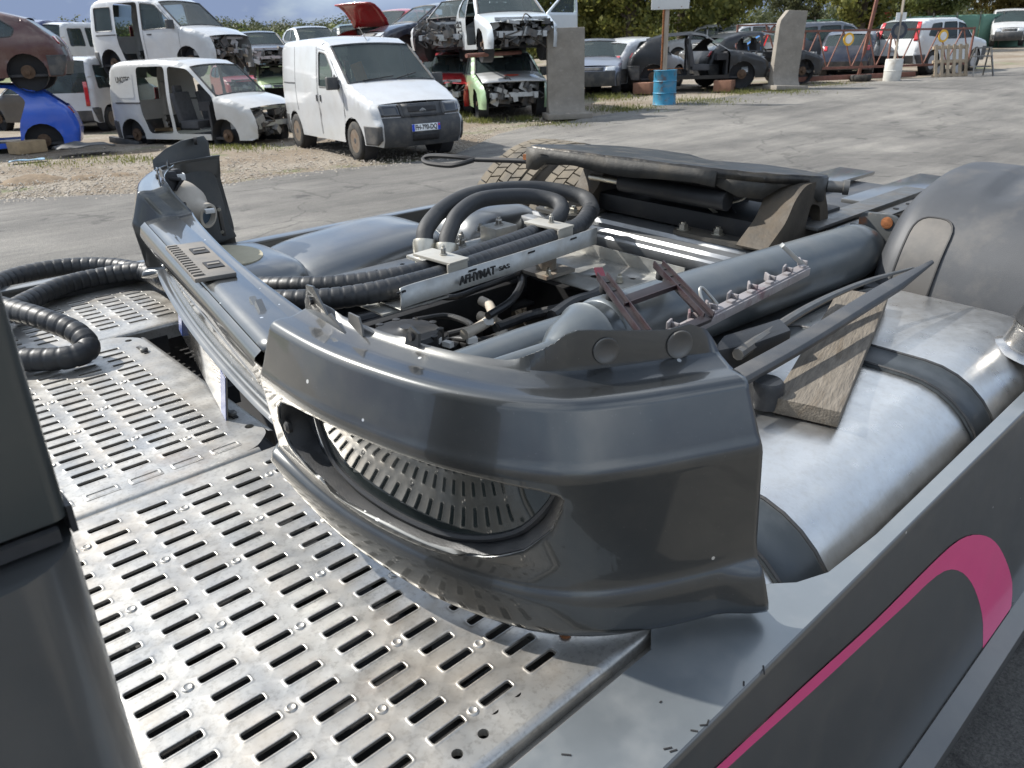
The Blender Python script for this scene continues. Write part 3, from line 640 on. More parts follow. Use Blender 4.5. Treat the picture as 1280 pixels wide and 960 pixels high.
fl = m.build('end_flange', M('chipped_flange', (.10, .105, .105), .55, .3, .2, 9., dirt=[((.40, .38, .35), .7, 14., .55, .68), ((.30, .11, .035), .85, 9., .53, .66)]), tb, bevel=.003)
for y, z in ((1.0, 1.022), (.952, .875)): m = MB(); m.lathe([(.020, 0), (.020, -.004), (.012, -.006)], (2.70, y, z), (1, 0, 0), 14); m.build('flange_hole', RUST, fl)
m = MB(); m.tube([(2.62, 1.02, .80), (2.75, .96, .82), (2.78, .92, .86)], .03, 10); m.build('flange_bracket', CHS, tb)

# --- hydraulic hoses in spiral guard
def hose(path, r=.029, pitch=.029, wrap=True):
    P = cr_path(path, 24); d = [0]
    for i in range(1, len(P)): d.append(d[-1]+(P[i]-P[i-1]).length)
    n = int(d[-1]/(pitch/7)); Q = []; rs = []; j = 0
    for k in range(n+1):
        t = d[-1]*k/n
        while j < len(d)-2 and d[j+1] < t: j += 1
        Q.append(P[j].lerp(P[j+1], (t-d[j])/max(1e-9, d[j+1]-d[j])))
        ph = (t/pitch) % 1.0
        rs.append(r*(1.0 if not wrap else (.925 if ph < .11 else (.985+.02*min(1, (ph-.11)/.2) if ph < .92 else .985))))
    m = MB(); m.tube(Q, rs, 18); return m
HW = M('hose_guard', (.018, .020, .023), .46, 0, .2, 9., bump=.0004, bs=120, dirt=((.11, .105, .10), .3, 6., .48, .78))
HP = M('hose_plain', (.022, .024, .027), .62, 0, .15, 9., bump=.0012, bs=45, dirt=((.13, .125, .115), .35, 6., .48, .78))
LOOP = [(1.93, 1.70, 1.035), (2.06, 1.765, 1.05), (2.12, 1.86, 1.06), (2.06, 1.97, 1.08), (1.93, 2.04, 1.09), (1.75, 2.06, 1.09), (1.60, 2.03, 1.065), (1.50, 1.985, 1.03), (1.47, 1.96, .99)]
hA = hose([(.80, 2.42, .905), (.79, 2.20, .93), (.80, 2.0, .962), (.86, 1.80, .985), (1.0, 1.68, .992), (1.2, 1.622, 1.004), (1.5, 1.635, 1.012), (1.78, 1.668, 1.016), (1.93, 1.70, 1.022), (2.055, 1.765, 1.04)])
ho = hA.build('hydraulic_hose', HW, T, smooth=55); ho['label'] = 'black spiral-guarded hydraulic hose along the tray'
hB = hose([(.84, 2.48, .905), (.85, 2.25, .93), (.87, 2.06, .96), (.94, 1.88, .985), (1.06, 1.765, .992), (1.25, 1.69, 1.004), (1.5, 1.70, 1.012), (1.70, 1.73, 1.014), (1.80, 1.755, 1.018)])
hB.build('hydraulic_hose', HW, T, smooth=55)
hose([(2.03, 1.745, 1.036), (2.07, 1.775, 1.043)] + LOOP[2:], .028, wrap=False).build('plain_hose', HP, T)
hose([(1.78, 1.75, 1.017), (1.93, 1.80, 1.03), (2.00, 1.865, 1.055), (1.97, 1.945, 1.07), (1.88, 1.985, 1.08), (1.74, 1.995, 1.085), (1.62, 1.965, 1.06), (1.54, 1.925, 1.01), (1.515, 1.905, .98)], .0275, wrap=False).build('plain_hose', HP, T)
m = MB()
for a, b in (((1.475, 1.963, 1.0), (1.45, 1.94, .93)), ((1.52, 1.908, .99), (1.495, 1.885, .92))):
    a, b = Vector(a), Vector(b); m = MB(); m.lathe([(.038, 0), (.040, .01), (.036, .05), (.030, .055), (.030, .075)], a, b-a, 16); m.build('hose_fitting', BRASS, T)
# the bights on the left, lying on the plates
hose([(.80, 2.42, .905), (.80, 2.56, .90), (.74, 2.72, .90), (.62, 2.80, .905), (.48, 2.78, .91), (.37, 2.66, .92), (.33, 2.50, .94), (.345, 2.34, .955), (.40, 2.19, .95), (.45, 2.09, .925), (.455, 2.035, .895), (.40, 2.03, .888), (.32, 2.09, .888), (.2, 2.2, .89), (.1, 2.3, .89)]).build('hydraulic_hose', HW, T, smooth=55)
hose([(.84, 2.48, .905), (.80, 2.58, .905), (.70, 2.65, .893), (.58, 2.64, .893), (.46, 2.56, .893), (.36, 2.44, .90), (.28, 2.30, .91), (.15, 2.2, .9)], .029).build('hydraulic_hose', HW, T, smooth=55)
# tray with clamps and the cut name
m = MB(); TY = 1.575
pts = [(1.08, TY-.02, 0), (1.12, TY, 0), (1.35, TY+.012, 0), (1.6, TY+.030, 0), (1.94, TY+.062, 0)]
trp = cr_path(pts, 8)
m.loft([[(q.x, q.y, 1.022 if 3 < i else .985+.009*i), (q.x, q.y, .968), (q.x, q.y+.16, .968)] for i, q in enumerate(trp)], closed=False); ty = m.build('hose_tray', GALV, T, smooth=30, solid=.004); ty['label'] = 'galvanised hose tray with lettering'
d_ = Vector((.6, .052, 0)).normalized()
rot = Matrix(((d_.x, 0, d_.y), (d_.y, 0, -d_.x), (0, 1, 0))).to_4x4()
text_obj('tray_lettering', 'AFHYMAT', .034, M('cut_letters', (.03, .03, .03), .8), ty, Matrix.Translation((1.36, TY-.003, .996)) @ rot, .002, .0006, .145)
text_obj('tray_lettering', 'SAS', .018, M('cut_letters', (.03, .03, .03), .8), ty, Matrix.Translation((1.468, TY+.004, .996)) @ rot, .002, .0003, .045)
m = MB()
for i in (5, 16, 24, 29): q = trp[i]; m = MB(); m.box((q.x, q.y-.004, 1.012), (.03, .004, .005), Matrix.Rotation(math.atan2(d_.y, d_.x), 3, 'Z')); m.build('tray_slot', BLACK, ty)
for x, yy in ((1.30, 1.66), (1.79, 1.712)):
    m = MB(); m.box((x, yy, 1.044), (.075, .15, .008), Matrix.Rotation(.08, 3, 'Z')); m.box((x, yy-.072, 1.030), (.075, .006, .03), Matrix.Rotation(.08, 3, 'Z')); bolt(m, (x+.01, yy, 1.048), .008)
    m.build('hose_clamp', [M('cream_clamp', (.46, .44, .39), .5, .5, .12, 12., dirt=((.3, .25, .19), .5, 8., .46, .75)), GALVD], ty, bevel=.003)
m = MB(); m.box((1.62, 1.93, .955), (.42, .10, .012)); m.box((1.76, 1.92, .985), (.10, .08, .05)); bolt(m, (1.76, 1.92, 1.01), .012); bolt(m, (1.62, 1.95, .961), .011); bolt(m, (1.50, 1.95, .961), .010); bolt(m, (1.66, 2.0, .961), .010); bolt(m, (1.72, 1.97, .985), .012)
m.build('rail_bracket', [GALV, GALVD], T, bevel=.003)
m = MB(); m.box((1.15, 1.70, .957), (.22, .24, .005)); m.build('tray_wing', GALV, ty)

# --- dark gear between the rails
m = MB(); m.prism([U(345, 447, .80), U(470, 412, .80), U(520, 428, .80), U(395, 470, .80)], (0, 0, -.06)); m.build('control_unit', M('unit_case', (.13, .13, .125), .6, .2, .15, 9., dirt=(DUST, .4, 6., .45, .7)), T, bevel=.006)
c = U(508, 413, .82); m = MB(); m.lathe([(.105, -.08), (.105, -.01), (.095, 0), (.03, .004), (.02, .012), (0, .012)], c, (0, 0, 1), 28)
for k in range(10): m.lathe([(.012, -.06), (.012, .008), (0, .010)], c+Vector((.098*math.cos(k*.628), .098*math.sin(k*.628), -.006)), (0, 0, 1), 8)
m.build('valve_lid', PLASTD, T)
m = MB()
for k in range(7): m.prism([U(478+k*16, 452-k*4, .76), U(498+k*16, 430-k*4, .76), U(508+k*16, 432-k*4, .76), U(488+k*16, 455-k*4, .76)], (0, 0, -.04))
m.prism([U(470, 455, .73), U(500, 425, .73), U(600, 405, .73), U(590, 440, .73)], (0, 0, -.1)); m.build('gearbox_rib', BLACK, T, bevel=.004)
m = MB()
for P, z, r in (([(580, 418), (600, 408), (615, 396), (612, 382), (602, 376)], .82, .016), ([(600, 395), (618, 402), (628, 412), (622, 425)], .78, .017)):
    m = MB(); m.tube(cr_path([U(x, y, z) for x, y in P], 6), r, 12); m.build('coolant_pipe', BEIGE, T)
rnd = random.Random(3); m = MB()
lines = [([(400, 425), (430, 405), (470, 395), (500, 375), (540, 360)], .80, .018), ([(390, 410), (440, 395), (520, 385), (600, 370), (650, 350)], .78, .012), ([(540, 445), (560, 425), (600, 425), (640, 415)], .76, .009), ([(620, 410), (660, 395), (700, 385), (745, 372)], .80, .016), ([(610, 395), (640, 375), (652, 350), (640, 335), (610, 345)], .85, .012), ([(515, 360), (560, 372), (600, 360), (640, 345), (655, 335)], .86, .010), ([(690, 395), (715, 378), (740, 370), (755, 362)], .86, .018), ([(420, 440), (450, 452), (480, 462), (520, 468)], .78, .012), ([(560, 405), (590, 390), (640, 370), (690, 352)], .70, .02), ([(520, 400), (560, 395), (590, 408), (560, 418)], .80, .010), ([(380, 400), (430, 375), (480, 365)], .84, .02)]
for P, z, r in lines: m = MB(); m.tube(cr_path([U(x, y, z+rnd.uniform(-.02, .02)) for x, y in P], 6), r, 9); m.build('cable', RUB, T)
for x, y, z in ((592, 412, .80), (560, 430, .79), (610, 402, .83), (545, 425, .80), (590, 425, .80)): m = MB(); m.box(U(x, y, z), (.03, .018, .016), Matrix.Rotation(rnd.uniform(0, 3), 3, 'Z')); m.build('connector', WHITEP, T)
m = MB(); m.prism([U(420, 395, .72), U(560, 375, .72), U(640, 350, .72), U(560, 370, .65)], (0, 0, -.2)); m.box((1.35, 1.92, .72), (.9, .05, .16)); m.box((1.45, 1.48, .60), (.9, .40, .10)); m.build('gearbox', BLACK, T, bevel=.01)
m = MB(); m.box((1.6, 1.35, .50), (1.6, .08, .4)); m.build('inner_rail', BLACK, T)

# --- rear edge of the cab, close to the lens
m = MB(); X1 = .083
def cabpiece(z0, z1, y, edge, rr, slant=0.):
    sec = [(-.75, y), (X1-rr, y)] + [(X1-rr+rr*math.sin(a), y+rr-rr*math.cos(a)) for a in [R(15*k) for k in range(1, 7)]] + [(X1, y+.30), (-.75, y+.30)]
    return [[(x+slant*(z-z0), yy, z) for x, yy in sec] for z in (z0, z0+.006, (z0+z1)/2, z1-.006, z1)]
r1 = cabpiece(1.335, 2.35, .535, 0, .012); m.loft(r1); m.build('cab_deflector', CABP, T, smooth=40)
m = MB(); m.loft(cabpiece(.35, 1.318, .50, 0, .055)); m.build('cab_side', PAINT2, T, smooth=40)

m = MB(); m.box((X1-.36, .5325, 1.327), (.70, .006, .010)); m.build('cab_seam', RUB, T)
m = MB(); m.box((X1+.001, .62, 1.33), (.004, .16, .022)); m.build('edge_rubber', RUB, T)
for z in (1.02, .78): m = MB(); m.lathe([(.008, 0), (.007, .003), (0, .004)], (X1-.055, .4995, z), (0, -1, 0), 12); m.build('rivet', GALVD, T)
# ------------------------------------------------------------------ the bumper lying across the chassis
_a = R(10.5); _ca, _sa = math.cos(_a), math.sin(_a)
BM = TR @ Matrix(((_ca, _sa, 0, 1.067), (-_sa, _ca, 0, 1.577), (0, 0, 1, 0), (0, 0, 0, 1)))
bumper = thing('front_bumper', 'dark grey truck front bumper lying across the tread plates', 'bumper', BM)
_pl = [(-1.18, 0), (-1.137, -.173), (-1.087, -.278), (-.987, -.365), (-.86, -.427), (-.712, -.472), (-.5, -.502), (-.25, -.517), (0, -.522)]
_pl = _pl + [(-u, v) for u, v in reversed(_pl[:-1])]
_C = cr_path([(u, v, 0) for u, v in _pl], 14); _S = [0.]
for i in range(1, len(_C)): _S.append(_S[-1]+(_C[i]-_C[i-1]).length)
_h = _S[-1]/2; _S = [q-_h for q in _S]; BL = _h
def bplan(s):
    s = max(_S[0], min(_S[-1]-1e-6, s)); i = int(np.searchsorted(_S, s))-1; i = max(0, min(len(_C)-2, i))
    t = (s-_S[i])/(_S[i+1]-_S[i]); a = _C[max(i-1, 0)]; b = _C[min(i+2, len(_C)-1)]; T_ = (b-a).normalized()
    p = _C[i].lerp(_C[i+1], t); return p, Vector((T_.y, -T_.x, 0))      # (u,v), outward normal
def sst(a, b, x):
    t = max(0, min(1, (x-a)/(b-a))); return t*t*(3-2*t)
def FL(s):   # flange top height along the bumper
    if s > .95: return 1.245
    return float(np.interp(abs(s), [0, .585, .59, .66, .70, .85, .87, .885, 1.07, 1.20, 1.224, 1.366, 1.40, 1.425, 1.44],
                                   [1.237, 1.237, 1.243, 1.242, 1.238, 1.238, 1.243, 1.238, 1.240, 1.282, 1.287, 1.272, 1.276, 1.264, 1.240]))
LEV = [(-.02, .8625), (.012, .8625), (.021, .866), (.026, .874), (.027, .886), (.022, .920), (.018, .936), (.013, .944), (.009, .953), (.006, .975), (.005, 1.128), (.003, 1.137), (-.001, 1.144), (-.006, 1.153), (-.031, 1.208), (-.036, 1.216), (-.042, 1.220), (-.054, 1.2215), (-.070, 1.2205), (-.078, 1.222), (-.098, 1.228), (-.106, 1.232), (-.112, 1.26)]
LW = [0.]
for i in range(1, len(LEV)): LW.append(LW[-1]+math.dist(LEV[i], LEV[i-1]))
_LO = [l[0] for l in LEV]; _LZ = [l[1] for l in LEV]
def blev(s, w):
    off = float(np.interp(w, LW, _LO)); z = float(np.interp(w, LW, _LZ))
    if w > LW[-2]: z = _LZ[-2] + (FL(s)-_LZ[-2])*(w-LW[-2])/(LW[-1]-LW[-2])
    a = abs(s); zb = float(np.interp(a, [0, .55, .60, .70, .80, .95, 1.1, 1.3, 1.45], [1.0, 1.0, .975, .942, .915, .889, .875, .867, .8635]))
    if z < 1.02: z = zb + (z-.8625)*(1.02-zb)/(1.02-.8625)
    c = 1-sst(.555, .600, a)                       # 1 in the recessed centre
    if c > 0:
        off -= c*.045
        if z > 1.06: z = z + c*((1.06+(z-1.06)*.56)-z)
    e = sst(1.36, 1.44, a)                         # free end: lower lip sweeps outwards
    if w < LW[7]: off += e*.022*(1-w/LW[7])+e*.004
    return off, z
def bpos(s, w, ex=0.):
    p, n_ = bplan(s); o, z = blev(s, w); o += ex
    return (p.y+n_.y*o-.12*(z-1.14), p.x+n_.x*o, z)            # local x = v, y = u
def zw(z): return float(np.interp(z, _LZ[7:14], LW[7:14]))
_flo = [(.632, 1.062), (.640, 1.036), (.66, 1.015), (.70, .988), (.777, .966), (.864, .958), (.983, .966), (1.05, .983), (1.10, 1.010), (1.14, 1.050), (1.157, 1.088), (1.160, 1.100)]
_fhi = [(.632, 1.068), (.640, 1.094), (.66, 1.112), (.70, 1.121), (.77, 1.125), (.95, 1.124), (1.06, 1.120), (1.13, 1.113), (1.152, 1.106), (1.160, 1.100)]
def hole_lo(a): return float(np.interp(a, [q[0] for q in _flo], [zw(q[1]) for q in _flo]))
def hole_hi(a): return float(np.interp(a, [q[0] for q in _fhi], [zw(q[1]) for q in _fhi]))
cols = sorted(set([round(x, 4) for x in np.arange(-BL, BL+.001, .02)] + [round(sg*x, 4) for sg in (-1, 1) for x in list(np.arange(.63, .72, .006)) + list(np.arange(1.08, 1.165, .005)) + list(np.arange(.555, .61, .006)) + list(np.arange(1.36, BL, .008)) + [BL-.0001]]))
cols = [c_ for k_, c_ in enumerate(cols) if k_ == 0 or c_-cols[k_-1] > .0025]
m = MB(); vs = []; rowsn = None; flags = []
I0, I1 = 9, 10                                     # wall band that holds the lamp openings
for s_ in cols:
    a = abs(s_); wm0, wm1 = LW[I0], LW[I1]
    inh = .632 < a < 1.160
    lo_, hi_ = (hole_lo(a), hole_hi(a)) if inh else (zw(1.065 if a <= .9 else 1.10),)*2
    rows_ = list(LW[:I0]) + [wm0+(lo_-wm0)*k_/5 for k_ in range(6)] + [hi_+(wm1-hi_)*k_/4 for k_ in range(5)] + list(LW[I1+1:])
    rowsn = len(rows_); vs += [bpos(s_, w_) for w_ in rows_]; flags.append(inh)
fs = []; gapi = I0+5
for k_ in range(len(cols)-1):
    for r_ in range(rowsn-1):
        if r_ == gapi: continue
        if cols[k_] > 1.31 or (cols[k_] > .93 and r_ >= rowsn-7): continue      # far end torn short, without its shelf
        fs.append((k_*rowsn+r_, (k_+1)*rowsn+r_, (k_+1)*rowsn+r_+1, k_*rowsn+r_+1))
m.add(vs, fs)
shell = m.build('bumper_shell', PAINT, bumper, smooth=50, merge=1e-5)
_me = shell.data
_out = sum((p.normal.dot(Vector((-1, 0, 0))) * p.area) for p in _me.polygons if abs(p.center.y) < .9 and p.center.z < 1.12 and p.center.z > .95)
if _out < 0: _me.flip_normals()
md = shell.modifiers.new('thickness', 'SOLIDIFY'); md.thickness = .0045; md.offset = -1
md = shell.modifiers.new('normals', 'WEIGHTED_NORMAL'); md.weight = 60; md.keep_sharp = True
fogw = [(-x, hole_lo(x)) for x in np.linspace(.6325, 1.1595, 46)] + [(-x, hole_hi(x)) for x in np.linspace(1.1595, .6325, 46)]
fogm = [(-s, w_) for s, w_ in fogw]
for sg in (-1, 1):
    for s_, z_, r_ in ((1.262, 1.256, .0145), (1.380, 1.250, .0165)):
        if sg > 0: continue
        p_, n_ = bplan(sg*s_); c = Vector((p_.y-n_.y*.1075-.12*(z_-1.14), p_.x-n_.x*.1075, z_)); nv = Vector((n_.y, n_.x, .05))
        mm = MB(); mm.lathe([(r_+.004, 0), (r_+.003, .002), (r_, .002), (r_-.002, .0008), (0, .001)], c, nv, 20); mm.build('grommet', GALVD, shell)
# rolled inner edge of the lamp openings
for P in (fogw, fogm):
    m = MB(); k = len(P); vs = []
    rows = [(-.004, .0), (-.012, .004), (-.028, .010), (-.045, .012)]
    cs = sum(p[0] for p in P)/k; cw = sum(p[1] for p in P)/k
    for ex, sh_ in rows:
        for s_, w_ in P:
            d = Vector((cs-s_, (cw-w_)*3)); d = d.normalized()*sh_ if sh_ else Vector((0, 0)); vs.append(bpos(s_+d.x, w_+d.y, ex))
    n_ = len(rows); m.add(vs, [(r*k+j, r*k+(j+1) % k, (r+1)*k+(j+1) % k, (r+1)*k+j) for r in range(n_-1) for j in range(k)])
    m.build('lamp_opening_lip', PLASTD, bumper, smooth=60)
    sg = -1 if cs < 0 else 1
    # lens: smoked cover bulging in the upper part of the opening
    Lp = [(-.705, 1.120), (-.70, 1.07), (-.735, 1.012), (-.80, .985), (-.90, .975), (-1.0, .985), (-1.08, 1.015), (-1.13, 1.06), (-1.155, 1.105), (-1.12, 1.125), (-.95, 1.135), (-.78, 1.135)]
    Lw = [(-sg*v.x, v.y) for v in cr_path([(s_, zw(z_), 0) for s_, z_ in Lp], 4, True)]
    def lpos(s_, w_):
        t = (abs(s_)-.70)/.46; q = (w_-zw(.975))/(zw(1.135)-zw(.975)); return bpos(s_, w_, -.034-.012*(q-.4)+.006*math.sin(max(0, min(1, t))*math.pi))
    m = MB(); m.sheet(Lw, [], lpos, .03); ln = m.build('fog_lamp_lens', LENS, bumper, smooth=70); ln['label'] = 'smoked lens of the bumper lamp'
    m = MB(); m.tube([lpos(*q) for q in Lw], .006, 7, closed=True); m.build('lens_rim', PLASTD, ln)
    q0 = [(-.655, 1.115), (-.695, 1.118), (-.69, 1.06), (-.712, 1.0), (-.69, .998), (-.668, 1.05)]
    m = MB(); m.sheet([(-sg*s_, zw(z_)) for s_, z_ in q0], [], lambda s_, w_: bpos(s_, w_, -.036), .02); m.build('reflector_plate', REFL, bumper, solid=.003)
    m = MB(); bp = [bpos(sg*s_, zw(1.07), -.085) for s_ in (.68, .85, 1.0, 1.12)]
    for a, b in zip(bp, bp[1:]): m.bar(a, b, .05, .10)
    m.build('lamp_housing', BLACK, bumper, bevel=.006)
    m = MB(); a = Vector(bpos(sg*1.08, zw(1.015), -.05)); m.box(a, (.03, .02, .015)); m.box(a+Vector((.02, .04*sg, .0)), (.02, .05, .02)); m.build('lamp_bracket', BEIGE, bumper)
    m = MB(); m.tube([Vector(bpos(sg*.95, zw(.97), -.06)), Vector(bpos(sg*1.06, zw(.99), -.06)), Vector(bpos(sg*1.12, zw(1.03), -.05))], .012, 8); m.build('lamp_cable', RUB, bumper)
    m = MB(); c = Vector(bpos(sg*.648, zw(1.06), -.010)); m.lathe([(.011, 0), (.011, .006), (.006, .010)], c, (-1, 0, 0), 10); m.build('clip', BLACK, bumper)
# tab on the thin rim and the tall bracket by the centre
for sg in (-1, 1):
    m = MB(); c = Vector(bpos(sg*.879, LW[-2])); a, b = Vector(bpos(sg*.865, LW[-2])), Vector(bpos(sg*.893, LW[-2])); d = (b-a).normalized()
    pr = [a, b, b*.35+a*.65+Vector((0, 0, .0)) + d*.018 + Vector((0, 0, .022)), c+Vector((0, 0, .030)), a*.75+b*.25+Vector((0, 0, .022))]
    m.prism(pr, (.004, 0, 0)); m.lathe([(.007, -.001), (.007, .006)], c+Vector((-.001, 0, .015)), (1, 0, 0), 10, 1); m.build('rim_tab', [PAINT, BLACK], bumper)
    # jagged upright bracket
    p0, n0 = bplan(sg*.60); base = Vector((p0.y+.03, p0.x, 1.19))
    o = [(0, 0), (.135, -.015), (.13, .035), (.085, .055), (.075, .048), (.035, .085), (.012, .082), (0, .05)]
    m = MB(); m.prism([base+Vector((.055+.015*(u_/.13), sg*(u_-.01), z_)) for u_, z_ in o], (.004, 0, 0)); m.lathe([(.008, -.0015), (.008, .006)], base+Vector((.055, sg*.015, .06)), (1, 0, 0), 10, 1); m.build('end_bracket', [PAINT, BLACK], bumper, bevel=.001)
    m = MB(); m.prism([base+Vector((.085, sg*(u_+.12), z_)) for u_, z_ in [(-.03, .0), (.03, -.01), (.03, .05), (.02, .065), (-.02, .06)]], (.003, 0, 0)); m.build('bracket_plate', GALVD, bumper)
# centre: saddle step with ridges, hooks, plastic pad
m = MB()
vs = []; K = 24
for i in range(K+1):
    u = -.53+1.06*i/K
    for xo, z in ((-.468, 1.150), (-.44, 1.156), (-.385, 1.156), (-.375, 1.12)): vs.append((xo, u, z))
m.add(vs, [(i*4+j, (i+1)*4+j, (i+1)*4+j+1, i*4+j+1) for i in range(K) for j in range(3)]); m.build('step_top', PAINT, bumper, smooth=50, solid=.004)
m = MB(); m.box((-.44, .03, 1.161), (.085, .30, .010)); pad = m.build('step_pad', M('step_plastic', (.13, .125, .118), .7, 0, .12, 12., dirt=(DUST, .6, 6., .42, .7)), bumper, bevel=.003)
m = MB()
for k in range(14): m.box((-.470, -.10+.02*k, 1.167), (.022, .008, .006))
for k in range(2): m.box((-.425, -.04+.13*k, 1.167), (.035, .05, .003), mat=1); m.box((-.425, -.04+.13*k, 1.1685), (.025, .010, .004), mat=0)
m.build('pad_rib', [MATS['step_plastic'], BLACK], pad)['kind'] = 'stuff'
m = MB(); m.prism([(-.42, -.40, 1.13), (-.42, -.28, 1.13), (-.42, -.29, 1.165), (-.42, -.32, 1.155), (-.42, -.335, 1.172), (-.42, -.37, 1.150)], (.012, 0, 0)); m.build('torn_tab', PAINT2, bumper)
# chromed rail face under the step
m = MB(); vs = []
for i in range(41):
    u = -.53+1.06*i/40
    for xo, z in ((-.470, 1.150), (-.482, 1.140), (-.488, 1.118), (-.484, 1.095), (-.470, 1.080)): vs.append((xo, u, z))
m.add(vs, [(i*5+j, (i+1)*5+j, (i+1)*5+j+1, i*5+j+1) for i in range(40) for j in range(4)]); m.build('centre_rail', PAINT, bumper, smooth=60)
# number plate hanging from the centre
a, b = Vector((.575, 1.5, 0)), Vector((.685, 2.005, 0))
PM = BM.inverted() @ TR
d = (b-a).normalized(); nn = Vector((-d.y, d.x, 0)); nn = nn if nn.x < 0 else -nn
up = (Vector((0, 0, 1))-nn*.12).normalized(); cpt = (a+b)/2 + Vector((0, 0, .925))
tilt = Vector((0, 0, .04/.52)); d2 = (d+tilt).normalized(); xx = -d2; zz = up; yy = zz.cross(xx).normalized(); zz = xx.cross(yy)
PLM = PM @ Matrix(((xx.x, yy.x, zz.x, cpt.x), (xx.y, yy.y, zz.y, cpt.y), (xx.z, yy.z, zz.z, cpt.z), (0, 0, 0, 1)))
m = MB(); m.box((0, 0, 0), (.52, .004, .11)); plate = m.build('number_plate', M('plate_white', (.11, .11, .108), .16, .5, .06, 9., coat=1., dirt=(DUST, .4, 6., .45, .72)), bumper, xf=PLM, bevel=.001)
fr = 1 if (PLM.to_3x3() @ Vector((0, 1, 0))).x < 0 else -1
m = MB(); 
for s_ in (-1, 1): m.box((s_*.237, fr*.0024, 0), (.044, .002, .104))
m.build('plate_band', M('plate_blue', (.012, .05, .22), .35, 0, .08, 9., coat=.6, dirt=(DUST, .2, 6., .45, .72)), plate, xf=PLM)
# far end: lamp housing and inner bracketry of the bumper corner
def BX(y, px, py):   # point of the bumper frame on plane u = y under a sight line
    o = PM @ _cm.translation; d = (PM.to_3x3() @ (_cm.to_3x3() @ Vector(((px-640)/961, -(py-480)/961, -1)))); return o + d*((y-o.y)/d.y)
c = BX(.95, 229, 262); ax = (PM.to_3x3() @ (RT*.9-FW*.32-Vector((0, 0, .12)))).normalized()
m = MB(); m.lathe([(.088, -.07), (.095, -.03), (.092, .0), (.078, .035), (.052, .055), (.042, .065), (.040, .10), (.031, .102), (.029, .06)], c, ax, 28); lh = m.build('lamp_body', BEIGE, bumper, smooth=50); lh['label'] = 'beige back of the far lamp'
m = MB(); m.lathe([(.029, .07), (.029, .085), (0, .086)], c, ax, 16); m.build('bulb_socket', M('socket_blue', (.05, .08, .11), .4), lh)
m = MB(); m.box(c+ax*.08+Vector((.01, -.05, .02)), (.03, .02, .014)); m.box(c+Vector((.0, -.03, .11)), (.035, .03, .02)); m.build('lamp_clip', WHITEP, lh, bevel=.003)
m = MB()
for pts in ([(.90, 195, 215), (.92, 212, 213), (.92, 218, 232), (.90, 205, 240)], [(.93, 208, 212), (.93, 216, 210), (.93, 225, 222), (.93, 218, 232)]):
    m.prism([BX(*q) for q in pts], (.015, -.02, 0))
m.bar(BX(.93, 200, 235), BX(.80, 232, 322), .03, .012); m.bar(BX(.90, 205, 222), BX(.90, 226, 224), .03, .01); m.bar(BX(.90, 226, 224), BX(.90, 218, 238), .03, .008)
m.build('lamp_frame', PLASTD, bumper, bevel=.003)
# the tall inner flange of the far end
q = [(1.04, 190, 200), (1.08, 206, 186), (1.1, 225, 176), (1.12, 252, 170), (1.13, 258, 178), (1.13, 262, 205), (1.14, 275, 245), (1.15, 287, 283), (1.15, 294, 297), (1.13, 272, 305), (1.08, 250, 305), (1.04, 236, 270), (1.02, 215, 235), (1.02, 192, 213)]
m = MB(); P3 = [BX(*t) for t in q]; m.prism(P3, (.010, .012, 0)); fe = m.build('end_panel', M('end_panel_grey', (.06, .064, .064), .5, .2, .1, 8., dirt=(DUST, .15, 7., .45, .75)), bumper, bevel=.004); fe['label'] = 'upright inner panel at the far end of the bumper'
m = MB(); m.lathe([(.013, -.006), (.013, .003)], BX(1.10, 245, 176), (1, -.3, 0), 12); m.build('panel_hole', BLACK, fe)
m = MB(); m.bar(BX(1.07, 273, 258), BX(1.08, 280, 294), .025, .012, up=(1, 0, 0)); m.build('panel_stay', GALVD, fe, bevel=.002)
for t in ((1.05, 274, 262), (1.06, 278, 290)): m = MB(); m.lathe([(.006, 0), (.006, .008)], BX(*t), (-.4, -1, .2), 10); m.build('stay_rivet', BRASS, fe)

# ------------------------------------------------------------------ loose pieces on the tank
plank = MB(); a, b = Vector((1.40, .60, .936)), Vector((2.19, .835, .936)); d = (b-a).normalized(); PL_ = (b-a).length; rows = []; nl = 24; nw = 5
for i in range(nl+1):
    t = i/nl; wd = .066*(1+.03*noise.noise((t*6, 0, 3))); ring = []
    for k in range(nw+1): ring.append(Vector((PL_*t+.004*noise.noise((k*1.7, i, 2.))*(i in (0, nl)), wd*(2*k/nw-1), .0015*noise.noise((t*9, k*2, 0)))))
    for k in range(nw, -1, -1): ring.append(Vector((PL_*t+.005*noise.noise((k*2., i, 1.)), wd*(2*k/nw-1)*.985, -.036)))
    rows.append(ring)
plank.loft(rows); po = plank.build('wood_plank', WOOD, None, bevel=.003, smooth=30)
po.matrix_world = TR @ Matrix.Translation(a) @ Matrix.Rotation(math.atan2(d.y, d.x), 4, 'Z'); tag(po, 'short weathered wooden plank lying on the aluminium fuel tank', 'plank')
